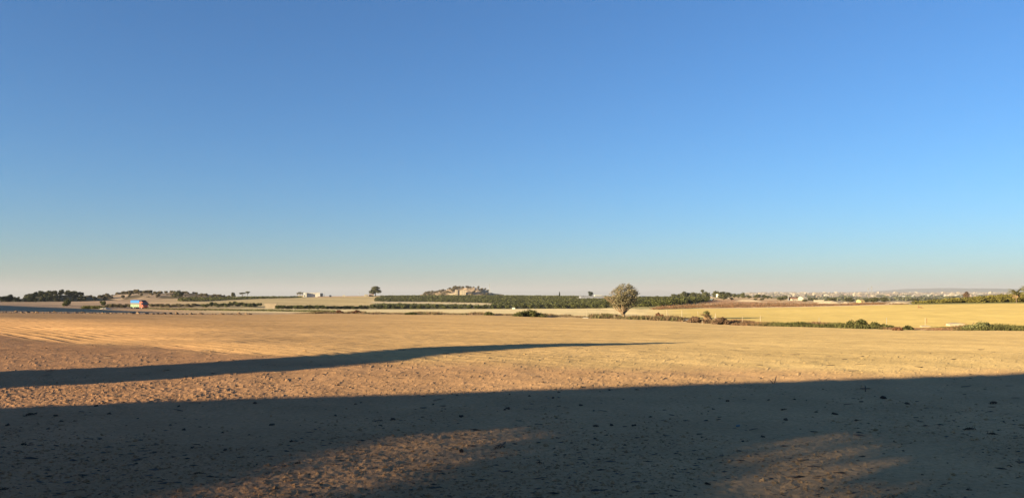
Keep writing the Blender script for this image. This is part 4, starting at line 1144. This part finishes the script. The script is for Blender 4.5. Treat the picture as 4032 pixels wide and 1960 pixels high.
# crumbs of soil and chips, too many to count
def crumbs(name, n, label, m, y0, y1, s0, s1, r, flat=0.8, elong=1.0):
    y = r.uniform(y0, y1, n); d = 5185.0 / (y - 1152); X = (r.uniform(-150, 4180, n) - CX) / FPX * d
    kp = r.uniform(0, 1, n) < 0.12 + 1.1 * sstep(-0.12, 0.3, fbm(X * 0.7, d * 0.5, 201, 3))      # gathered in drifts
    X, d = X[kp], d[kp]; n = len(X)
    z = height(X, d) + relief(X, d)
    s = r.uniform(s0, s1, n) * r.choice([0.6, 1.0, 1.7, 2.8], n, p=[0.4, 0.4, 0.17, 0.03]) * r.uniform(0.5, 1.0, n)
    O = np.array([(1,0,0),(0,1,0),(-1,0,0),(0,-1,0),(0,0,1),(0,0,-1)], float)
    V = O[None] * (1 + r.normal(0, 0.22, (n, 6, 1))) * s[:, None, None]
    a = r.normal(0, 0.35, n) if elong > 1 else r.uniform(0, 6.28, n)
    V[:, :, 0] *= elong; V[:, :, 2] *= flat
    c_, s_ = np.cos(a)[:, None], np.sin(a)[:, None]
    vx, vy = V[:, :, 0] * c_ - V[:, :, 1] * s_, V[:, :, 0] * s_ + V[:, :, 1] * c_
    V = np.stack([vx + X[:, None], vy + d[:, None], V[:, :, 2] + (z + 0.3 * s * flat)[:, None]], -1).reshape(-1, 3)
    F = np.array([(0,1,4),(1,2,4),(2,3,4),(3,0,4),(1,0,5),(2,1,5),(3,2,5),(0,3,5)])
    T = (np.arange(n)[:, None, None] * 6 + F[None]).reshape(-1, 3)
    col = np.repeat(field_colour(X, d) * r.uniform(0.6, 1.0, (n, 1)), 6, 0)
    o = link(name, mesh_np(name, V, None, T, m, col if m is M_soil else None)); tag(o, label, 'soil', kind='stuff')
r = np.random.default_rng(5)
crumbs('soil_crumbs', 40000, 'loose sandy crumbs scattered over the near field', M_soil, 1440, 2010, 0.003, 0.014, r, 0.6)
crumbs('plant_chips', 9000, 'dark chips of dead plants scattered over the near field', mat('dark_chips', (0.085, 0.06, 0.042), 0.95, 0.3, 20, island=0.6), 1385, 2010, 0.004, 0.012, r, 0.5, 2.6)
crumbs('far_crumbs', 1500, 'small lumps dotted over the sunlit part of the field', M_soil, 1320, 1480, 0.01, 0.03, r, 0.4)

# ------------------------------------------------------------------ the truck
def build_truck():
    p = gp(564, 322); px = 322 / FPX
    heading = Vector((0.84, -0.535, 0)); rz = math.atan2(heading.y, heading.x)
    o = thing('truck', 'small box truck with orange cab and blue topped pale green cargo box on the road', 'truck', (p.x, p.y, p.z + 0.02), rz)
    blue = mat('blue_tarp', (0.022, 0.14, 0.40), 0.6, 0.08, 1.5); green = mat('pale_green_panel', (0.21, 0.28, 0.17), 0.7, 0.08, 1.5)
    gpanel = mat('grey_panel', (0.14, 0.125, 0.105), 0.7, 0.15, 2.0); orange = mat('orange_paint', (0.42, 0.06, 0.02), 0.4, 0.05, 2.0, spec=0.5)
    black = mat('black_plastic', (0.02, 0.02, 0.022), 0.5, 0.1, 2.0); tyre = mat('tyre_rubber', (0.025, 0.025, 0.025), 0.9, 0.1, 4)
    navy = mat('navy_front', (0.03, 0.06, 0.16), 0.6, 0.1, 2)
    W = 1.2
    # x forward (towards the cab); cargo box from -7.2 to -0.9, cab -0.8 to 1.7
    cargo = MB(); cargo.box(-7.2, -0.9, -W + 0.03, W - 0.03, 0.75, 3.5); cb = cargo.build('cargo_box', navy, o)
    for y in (-W, W - 0.03):
        for nm, z0, z1, m in (('blue_side', 2.42, 3.44, blue), ('grey_side', 1.72, 2.42, gpanel), ('green_side', 0.7, 1.72, green)):
            mb = MB(); mb.box(-7.18, -0.92, y, y + 0.03, z0, z1 - 0.02); mb.build(nm, m, cb)
        for x in (-6.2, -5.0, -3.9, -2.6, -1.9):
            mb = MB(); mb.box(x, x + random.uniform(0.12, 0.3), y - 0.012 if y < 0 else y + 0.03, y if y < 0 else y + 0.042, 0.95, 1.4); mb.build('dark_mark', black, cb)
    mb = MB(); mb.poly([(-7.2, -W, 3.45), (-7.2, 0, 3.62), (-7.2, W, 3.45)], (6.3, 0, 0)); mb.build('tarp_roof', blue, cb)
    mb = MB(); mb.box(-7.2, 1.2, -0.5, 0.5, 0.5, 0.72); mb.build('chassis', black, o)
    cab = MB(); pr = [(-0.8, -W, 0.55), (1.65, -W, 0.55), (1.7, -W, 1.45), (1.35, -W, 2.75), (0.9, -W, 2.95), (-0.8, -W, 2.95)]
    cab.poly(pr, (0, 2 * W, 0)); cab = cab.build('cab', orange, o)
    mb = MB(); mb.poly([(1.71, -W * 0.92, 1.5), (1.71, W * 0.92, 1.5), (1.38, W * 0.88, 2.72), (1.38, -W * 0.88, 2.72)], (0.03, 0, 0.01)); mb.build('windscreen', M_glass, cab)
    for y in (-W - 0.012, W):
        mb = MB(); mb.poly([(0.35, y, 1.6), (1.5, y, 1.55), (1.22, y, 2.6), (0.35, y, 2.65)], (0, 0.012, 0)); mb.build('side_window', M_glass, cab)
        mb = MB(); mb.poly([(0.2, y, 0.75), (1.5, y, 0.75), (1.5, y, 1.5), (0.2, y, 1.5)], (0, 0.008, 0)); d_ = mb.build('door', orange, cab)
        mb = MB(); mb.box(0.25, 0.45, y - 0.02, y + 0.02, 1.35, 1.41); mb.build('handle', black, d_)
        mb = MB(); s = 1 if y > 0 else -1; mb.box(1.35, 1.5, min(y, y + s * 0.3), max(y, y + s * 0.3), 1.75, 2.35); mb.build('mirror', black, cab)
        mb = MB(); mb.box(1.66, 1.74, s * 0.95 - 0.16, s * 0.95 + 0.16, 0.85, 1.1); mb.build('headlight', mat('lamp_glass', (0.7, 0.7, 0.68), 0.2, 0.05, 3), cab)
    mb = MB(); mb.box(1.64, 1.78, -W, W, 0.4, 0.72); mb.build('bumper', mat('red_bumper', (0.35, 0.05, 0.03), 0.5, 0.1, 2), cab)
    mb = MB(); mb.poly([(-0.75, -1.0, 2.95), (0.9, -1.0, 2.95), (0.2, -1.0, 3.45), (-0.75, -1.0, 3.6)], (0, 2.0, 0)); mb.build('roof_deflector', black, cab)
    for x in (0.6, -5.2, -6.3):
        for y in (-W + 0.02, W - 0.32):
            mb = MB(); mb.tube([(x, y, 0.5), (x, y + 0.3, 0.5)], [0.5, 0.5], 18); w_ = mb.build('wheel', tyre, o)
            mb = MB(); yy = y - 0.01 if y < 0 else y + 0.29; mb.tube([(x, yy, 0.5), (x, yy + 0.02, 0.5)], [0.25, 0.25], 12); mb.build('rim', M_metal, w_)
build_truck()

# ------------------------------------------------------------------ buildings of the middle distance
def building(name, label, x, d, wpx, hpx, deep, rz, m, windows=(), roof='flat', cat='building', roofm=None, zoff=0.0, group=None):
    """wpx, hpx: width and height as seen, in photo pixels; windows: (x0,x1,z0,z1) fractions of the front"""
    p = gp(x, d, zoff); px = d / FPX; W = wpx * px / 2; H = hpx * px
    o = thing(name, label, cat, (p.x, p.y, p.z - 0.15), rz, group)
    H = H + 0.15
    mb = MB(); mb.box(-W, W, 0, deep, -0.5, H); wl = mb.build('walls', m, o)
    if roof == 'flat':
        mb = MB(); mb.box(-W - 0.12, W + 0.12, -0.12, deep + 0.12, H, H + 0.18); mb.build('parapet', roofm or m, o)
    elif roof == 'gable':
        mb = MB(); mb.poly([(-W - 0.3, -0.3, H), (-W - 0.3, deep / 2, H + deep * 0.22), (-W - 0.3, deep + 0.3, H)], (2 * W + 0.6, 0, 0)); mb.build('roof', roofm or M_tile, o)
    elif roof == 'shed':
        mb = MB(); mb.poly([(-W - 0.2, -0.2, H), (-W - 0.2, -0.2, H + 0.12), (-W - 0.2, deep + 0.2, H + 0.6), (-W - 0.2, deep + 0.2, H)], (2 * W + 0.4, 0, 0)); mb.build('roof', roofm or M_grey, o)
    for (a, b, c, e) in windows:
        mb = MB(); mb.box(-W + 2 * W * a, -W + 2 * W * b, -0.02, 0.05, H * c, H * e); mb.build('window', M_glass, o)
    return o
wb = building('farm_shed', 'long white farm shed with a row of small high windows on the upland', 1228, 790, 46, 16.5, 7.0, R(12), mat('offwhite_wall', (0.56, 0.5, 0.42), 0.9, 0.1, 0.6), [(0.05 + 0.15 * k, 0.11 + 0.15 * k, 0.78, 0.88) for k in range(6)], 'shed', roofm=M_white)
building('hut', 'narrow bright white hut at the left end of the long shed', 1199, 785, 7, 17, 2.5, R(12), M_white, [(0.3, 0.7, 0.1, 0.5)])
building('hut', 'bright white tank house on the right of the long shed', 1256, 785, 7.5, 11, 2.5, R(12), M_white, [(0.35, 0.65, 0.55, 0.75)], zoff=1.6)
building('hut', 'small pale hut right of the bright tank house', 1266, 800, 10, 10, 2.5, R(12), M_cream, [(0.2, 0.4, 0.2, 0.7), (0.6, 0.8, 0.2, 0.7)], zoff=1.0)
building('wall', 'low tan wall left of the long white shed', 1185, 795, 26, 5, 0.4, R(5), M_tanw, cat='wall')
building('box_shed', 'windowless tan box shed beside the dark hedge bushes', 1065, 362, 46, 18, 4.5, R(14), M_tanw, [(0.02, 0.06, 0.1, 0.6)])
building('hut', 'tiny cream hut at the foot of the tall pine', 1443, 790, 14, 7.5, 3.0, R(14), M_cream, [(0.6, 0.75, 0.1, 0.6)])
building('hut', 'low lean-to shelter between the cream hut and the tall pine', 1462, 795, 18, 7, 3.0, R(8), M_tanw, [(0.1, 0.9, 0.0, 0.7)], 'shed', roofm=M_tile)
building('ruin', 'small pale ruin on the upland left of the cream hut', 1354, 760, 9, 6, 2.0, R(10), M_cream, [(0.35, 0.65, 0.0, 0.6)])
building('hut', 'small block house on the skyline right of the white shed', 1300, 800, 7, 6, 2.5, R(5), M_tanw, [(0.3, 0.6, 0.1, 0.6)])
building('low_building', 'low white building between the pointed tree and the flat pines', 929, 640, 19, 4.5, 3.0, R(10), M_white, [(0.5, 0.8, 0.2, 0.7)])
building('low_building', 'low bright white building on the skyline left of the olive tree', 2356, 1050, 28, 4.5, 5.0, R(10), M_white, [(0.25, 0.3, 0.2, 0.7), (0.6, 0.65, 0.2, 0.7)])
building('white_house', 'bright white gabled house right of the olive crown', 2509, 640, 22, 9, 6.0, R(15), M_white, [(0.3, 0.42, 0.2, 0.6)], 'gable', roofm=M_white, zoff=0.3)
building('grey_shed', 'low grey shed adjoining the bright white house', 2534, 640, 26, 7, 5.0, R(15), M_grey, [(0.1, 0.25, 0.1, 0.6)], 'shed')
building('reservoir', 'wide grey covered reservoir behind the orchard left of the olive', 2334, 700, 92, 9, 14.0, R(3), M_grey, [], 'flat', cat='reservoir', roofm=M_grey)
building('tank', 'small cream water tank in the brown scrub below the right grove', 2815, 475, 15, 5, 2.0, R(10), M_cream, [(0.1, 0.2, 0.3, 0.7)])
building('tank', 'tiny bluish tank left of the cream water tank', 2803, 475, 4, 4.5, 1.0, R(10), mat('bluish_tank', (0.35, 0.5, 0.55), 0.7, 0.1, 1), [(0.3, 0.6, 0.3, 0.7)])
building('low_house', 'small orange roofed house below the distant town', 3129, 560, 26, 7, 5, R(10), M_cream, [(0.3, 0.4, 0.2, 0.6)], 'gable')
building('low_house', 'pale gabled house among trees below the town', 3172, 600, 22, 11, 6, R(20), M_cream, [(0.25, 0.4, 0.2, 0.6)], 'gable', roofm=M_cream)
building('wall', 'long cream wall below the distant town', 3225, 520, 40, 8, 0.5, R(5), M_cream, cat='wall')
building('low_house', 'small yellow house between the bushy trees right of centre', 3397, 470, 17, 7, 4, R(15), M_ochre, [(0.4, 0.55, 0.0, 0.7)], 'gable', roofm=M_ochre)
building('hut', 'white hut half hidden left of the big bushy pine', 2832, 520, 7, 7, 3, R(15), M_white, [(0.3, 0.5, 0.2, 0.6)], zoff=2.2)
building('hut', 'white hut half hidden right of the big bushy pine', 2867, 520, 6, 6, 3, R(15), M_white, [(0.3, 0.5, 0.2, 0.6)], zoff=1.6)
# sandy mounds right of centre
def mound(x, yb, w, h, label):
    p = at(x, yb); px = p.y / FPX; nx, ny = 30, 12; gx, gy = np.meshgrid(np.linspace(-1, 1, nx), np.linspace(-1, 1, ny))
    hz = np.maximum(1 - np.abs(gx) ** 2, 0) ** 0.6 * np.maximum(1 - gy ** 2, 0) * (0.85 + 0.3 * fbm(gx * 3, gy * 2 + x, 185, 3)) * h * px
    V = np.stack([gx * w * px / 2, gy * h * px * 1.2, hz - 0.1], -1).reshape(-1, 3); i, j = np.meshgrid(np.arange(ny - 1), np.arange(nx - 1), indexing='ij'); q = (i * nx + j).ravel()
    tag(link('earth_mound', mesh_np('earth_mound', V, np.stack([q, q + 1, q + nx + 1, q + nx], 1), None, M_tanw), None, p), label, 'mound')
mound(3265, 1197, 95, 16, 'pale sandy mound behind the bright field below the town')
mound(3330, 1196, 60, 10, 'low sandy mound right of the larger pale one')
mound(3540, 1197, 110, 12, 'long low sandy bank left of the right hand orchard')
mound(2790, 1172, 40, 9, 'pale sandy hump in front of the right hand grove')
mound(2945, 1186, 110, 8, 'low orange earth mound in the brown scrub')
# house on the central knoll: stepped cubes with dark windows
p = mid_hill(1832, -0.9); d = p.y; px = d / FPX
vz = EYE - (1164 - YH) * d / FPX
M_villa = mat('villa_wall', (0.40, 0.32, 0.22), 0.9, 0.12, 0.4)
vl = thing('villa', 'cream flat roofed villa of stepped blocks on the central knoll', 'house', (p.x, p.y - 4, vz), R(6))
for nm, a, b, z0, z1, y0, y1 in [('left_block', -26, -16, 0, 21, 0, 7), ('middle_block', -16, -4, 0, 19, 1.5, 8), ('right_block', -4, 16, 0, 21, 0, 9), ('terrace', -52, -26, 0, 9, 1, 5)]:
    mb = MB(); mb.box(a * px, b * px, y0, y1, -2, z1 * px); wb_ = mb.build(nm, M_villa, vl)
    mb = MB(); mb.box(a * px - 0.2, b * px + 0.2, y0 - 0.2, y1 + 0.2, z1 * px, z1 * px + 0.35); mb.build('parapet', M_villa, wb_)
    if nm != 'terrace':
        for f in (0.25, 0.65):
            for zz in (0.25, 0.68):
                mb = MB(); xx = a + (b - a) * f; mb.box(xx * px, (xx + 1.8) * px, y0 - 0.03, y0 + 0.1, z1 * px * zz, z1 * px * (zz + 0.17)); mb.build('window', M_glass, wb_)
mb = MB(); mb.box(16 * px + 0.05, 34 * px, 2, 9, 7 * px, 8 * px); mb.build('porch_roof', M_villa, vl)
for xx in (20, 27, 33):
    mb = MB(); mb.box(xx * px, xx * px + 0.4, 2.2, 2.6, -2, 7 * px); mb.build('porch_pillar', M_villa, vl)
# mast, frame and poles
def mast(x, d, yt, label, rad, arms=()):
    p = gp(x, d); H = EYE - (yt - YH) * d / FPX - p.z
    o = thing('utility_pole', label, 'pole', p); mb = MB(); mb.tube([(0, 0, -0.5), (0, 0, H * 0.6), (0, 0, H)], [rad, rad * 0.85, rad * 0.6], 6); mb.build('pole', M_metal, o)
    for hgt, w in arms or ((0.94, 0.8),):
        mb = MB(); mb.tube([(-w, 0, H * hgt), (w, 0, H * hgt)], [rad * 0.5, rad * 0.5], 4); mb.build('crossarm', M_metal, o)
mast(1927, 1250, 1117, 'tall thin mast at the right end of the central knoll', 0.5, ((0.97, 1.0), (0.8, 0.9)))
mast(1932, 1250, 1142, 'short pole just right of the tall mast', 0.3)
mast(1276, 795, 1150, 'thin pole right of the white farm shed', 0.22)
mast(1415, 800, 1153, 'thin pole on the skyline left of the cream hut', 0.18)
mast(1547, 1000, 1153, 'thin short pole on the skyline right of the tall pine', 0.2)
mast(1665, 1050, 1150, 'thin pole at the left foot of the central knoll', 0.22)
mast(3104, 520, 1163, 'white pole rising below the distant town', 0.3)
fm = thing('post_frame', 'row of pale pillars under a beam right of the tall mast', 'frame', gp(1941, 1250, 1.2))
for k in range(5):
    mb = MB(); xx = (-7 + 3.5 * k) * 1250 / FPX; mb.box(xx - 0.2, xx + 0.2, 0, 0.4, -1.5, 3.2); mb.build('pillar', M_cream, fm)
mb = MB(); mb.box(-3.2, 3.2, -0.05, 0.45, 3.2, 3.5); mb.build('beam', M_cream, fm)
def pylon(x, d, yb, yt, label):
    z0 = EYE - (yb - YH) * d / FPX; H = (yb - yt) * d / FPX; X = (x - CX) / FPX * d
    o = thing('pylon', label, 'pylon', (X, d, min(z0, height(X, d)))); H += z0 - min(z0, height(X, d))
    mb = MB(); w = H * 0.09
    for a in (-1, 1):
        for b in (-1, 1): mb.tube([(a * w, b * w, 0), (a * w * 0.25, b * w * 0.25, H)], [0.55, 0.4], 4)
    for k in range(8):
        f0, f1 = k / 8, (k + 1) / 8; w0, w1 = w * (1 - 0.75 * f0), w * (1 - 0.75 * f1)
        mb.tube([(-w0, -w0, H * f0), (w1, -w1, H * f1)], [0.3, 0.3], 3); mb.tube([(w0, -w0, H * f0), (-w1, -w1, H * f1)], [0.3, 0.3], 3)
    mb.build('lattice_tower', M_metal, o)
    for f in (0.72, 0.84, 0.95):
        mb = MB(); mb.tube([(-H * 0.17, 0, H * f), (0, 0, H * f + H * 0.03), (H * 0.17, 0, H * f)], [0.3, 0.5, 0.3], 4); mb.build('crossarm', M_metal, o)
pylon(3432, 4200, 1160, 1126, 'taller lattice power pylon above the distant town')
pylon(3419, 4800, 1160, 1134, 'shorter lattice power pylon left of the taller one')

# ------------------------------------------------------------------ the distant town: single houses, blocks and plastic greenhouses
def house_mesh(seed, m, kind):
    r = np.random.default_rng(seed); mb = MB(); w, dp, h = r.uniform(5, 9), r.uniform(5, 8), r.uniform(4, 8)
    if kind == 'tall': h = r.uniform(10, 18); w = r.uniform(6, 11)
    mb.box(-w, w, -dp, dp, -3, h)
    if kind == 'gable': mb.poly([(-w - 0.4, -dp - 0.4, h), (-w - 0.4, 0, h + dp * 0.45), (-w - 0.4, dp + 0.4, h)], (2 * w + 0.8, 0, 0))
    else:
        mb.box(-w - 0.3, w + 0.3, -dp - 0.3, dp + 0.3, h, h + 0.6); mb.box(-w * 0.4, w * 0.2, -dp * 0.4, dp * 0.5, h + 0.6, h + 3.2)
    if kind == 'wing': mb.box(w, w * 1.9, -dp * 0.7, dp * 0.7, -3, h * 0.6)
    me = mb.mesh('town_house', m)
    me.materials.append(M_glass)
    # windows: slightly proud dark panes on the near face
    wv = MB()
    nz = max(1, int(h / 3.2))
    for a in np.linspace(-0.7, 0.7, 4):
        for k in range(nz): wv.box(a * w - 0.5, a * w + 0.5, -dp - 0.06, -dp + 0.02, 1.0 + k * 3.1, 2.4 + k * 3.1)
    return me, wv.mesh('windows', M_glass)
TOWN = [house_mesh(300 + k, [mat('sand_wall', (0.33, 0.27, 0.2), 0.9, 0.1, 0.3), mat('buff_wall', (0.27, 0.21, 0.155), 0.9, 0.1, 0.3), mat('pale_wall', (0.42, 0.36, 0.29), 0.9, 0.1, 0.3), mat('pinkish_wall', (0.28, 0.2, 0.155), 0.9, 0.1, 0.3)][k % 4], ['flat', 'gable', 'wing', 'flat', 'tall', 'wing'][k % 6]) for k in range(8)]
def town_spot():
    while True:
        x = random.uniform(2930, 4010); y = random.triangular(1153.0, 1172, 1156)
        if 3540 < x and y > 1170 - 0.045 * (x - 3560) + 12: continue
        p = at(x, y)
        if p.y > 1500: return p
n_t = 0
for k in range(230):
    p = town_spot(); me, wm = TOWN[k % 8]; s = random.uniform(0.6, 1.1)
    far = p.y > 5500
    o = link('town_house', None if not far else me, None, p, (0, 0, random.uniform(-0.5, 0.5)), (s * (1.6 if far else 1), s, s))
    tag(o, 'pale house among the hazy buildings of the distant town' if far else 'pale house on the near side of the distant town', 'house', None, None)
    o['group'] = 'houses of the distant town' if far else 'nearer houses of the distant town'
    if not far:
        link('walls', me, o); link('windows', wm, o)
# several hundred more, too far to tell apart
mb = MB(); rr = np.random.default_rng(8)
for k in range(900):
    x = rr.uniform(2930, 4040); d_ = rr.uniform(5200, 11000) if k % 3 else rr.uniform(3200, 6000); X = (x - CX) / FPX * d_; z = height(X, d_)
    if d_ > 9500: z = max(z, -20 + (d_ - 9500) * 0.006)
    w, dp, h = rr.uniform(5, 15), rr.uniform(4, 9), rr.uniform(4, 11)
    mb.box(X - w, X + w, d_ - dp, d_ + dp, z - 6, z + h)
    mb.box(X - w * 0.5, X + w * 0.1, d_ - dp * 0.5, d_ + dp * 0.5, z + h, z + h + 2.5)
tag(mb.build('town', mat('hazy_wall', (0.2, 0.16, 0.13), 0.9, 0.25, 0.004, island=0.35)), 'mass of hazy pale buildings filling the distant plain', 'town', kind='stuff')
def greenhouse(x, y, w, h, label):
    p = at(x, y); px = p.y / FPX; W = w * px; o = thing('greenhouse', label, 'greenhouse', p, random.uniform(-0.05, 0.05))
    n = 6
    for k in range(n):
        mb = MB(); x0 = -W / 2 + W * k / n; ww = W / n * 0.97; arc = [(x0, 0, -2)] + [(x0 + ww * t, 0, h * px * (0.55 + 0.45 * math.sin(math.pi * t))) for t in np.linspace(0, 1, 7)] + [(x0 + ww, 0, -2)]
        mb.poly(arc, (0, 60, 0)); mb.build('span', M_plastic, o)
for x, y, w, h, lab in [(3700, 1166, 160, 7, 'long white greenhouse block below the far ridge, left of the rust brown tree'), (3880, 1163, 130, 7, 'long white greenhouse block right of the rust brown tree'), (3960, 1157, 70, 4, 'thin white greenhouse strip near the right edge below the ridge'),
                        (3420, 1162, 90, 4, 'white greenhouse strip below the power pylons'), (3270, 1160, 80, 4, 'white greenhouse strip left of the power pylons'), (3560, 1168, 70, 4, 'small white greenhouse strip left of the long blocks'), (3120, 1158, 90, 4, 'pale greenhouse strip above the scattered trees'), (3950, 1170, 60, 3, 'low white greenhouse strip just above the right hand orchard')]:
    greenhouse(x, y, w, h, lab)
# dark trees between the town houses, one hazy mass
rr = np.random.default_rng(18); n = 520; xx = rr.uniform(2930, 4040, n); dd = rr.uniform(1300, 7500, n); XX = (xx - CX) / FPX * dd; zz = height(XX, dd)
mass('distant_trees', np.stack([XX, dd], 1), zz, 'hazy dark trees scattered through the distant town', M_pine, 26, 2.2, (5, 9), (7, 16))

# a bird high above the field
bd = thing('bird', 'tiny dark bird high in the clear sky', 'bird', ((1580 - CX) / FPX * 150, 150, EYE + (1152 - 640.5) / FPX * 150), R(20))
mb = MB(); mb.tube([(0, -0.14, 0), (0, -0.08, 0.01), (0, 0.05, 0.01), (0, 0.2, 0)], [0.012, 0.035, 0.03, 0.005], 6); mb.build('body', M_glass, bd)
for s in (-1, 1):
    mb = MB(); mb.poly([(0.02 * s, -0.05, 0.02), (0.16 * s, -0.03, 0.06), (0.34 * s, 0.04, 0.02), (0.16 * s, 0.05, 0.05), (0.02 * s, 0.05, 0.02)], (0, 0, 0.008)); mb.build('wing', M_glass, bd)

# ------------------------------------------------------------------ haze: the air between here and the horizon
mb = MB(); mb.box(-60000, 60000, -400, 52000, -1100, 210)
hz = mb.build('haze', None); tag(hz, kind='stuff')
hm = bpy.data.materials.new('haze'); hm.use_nodes = True
nn, ll = hm.node_tree.nodes, hm.node_tree.links; nn.clear()
ho = nn.new('ShaderNodeOutputMaterial'); pv = nn.new('ShaderNodeVolumePrincipled')
pv.inputs['Color'].default_value = (0.55, 0.56, 0.63, 1); pv.inputs['Density'].default_value = 0.00008; pv.inputs['Anisotropy'].default_value = 0.0
ll.new(pv.outputs['Volume'], ho.inputs['Volume'])
hz.data.materials.clear(); hz.data.materials.append(hm)
tag(hz, 'thin pale evening haze over the plain', 'haze')
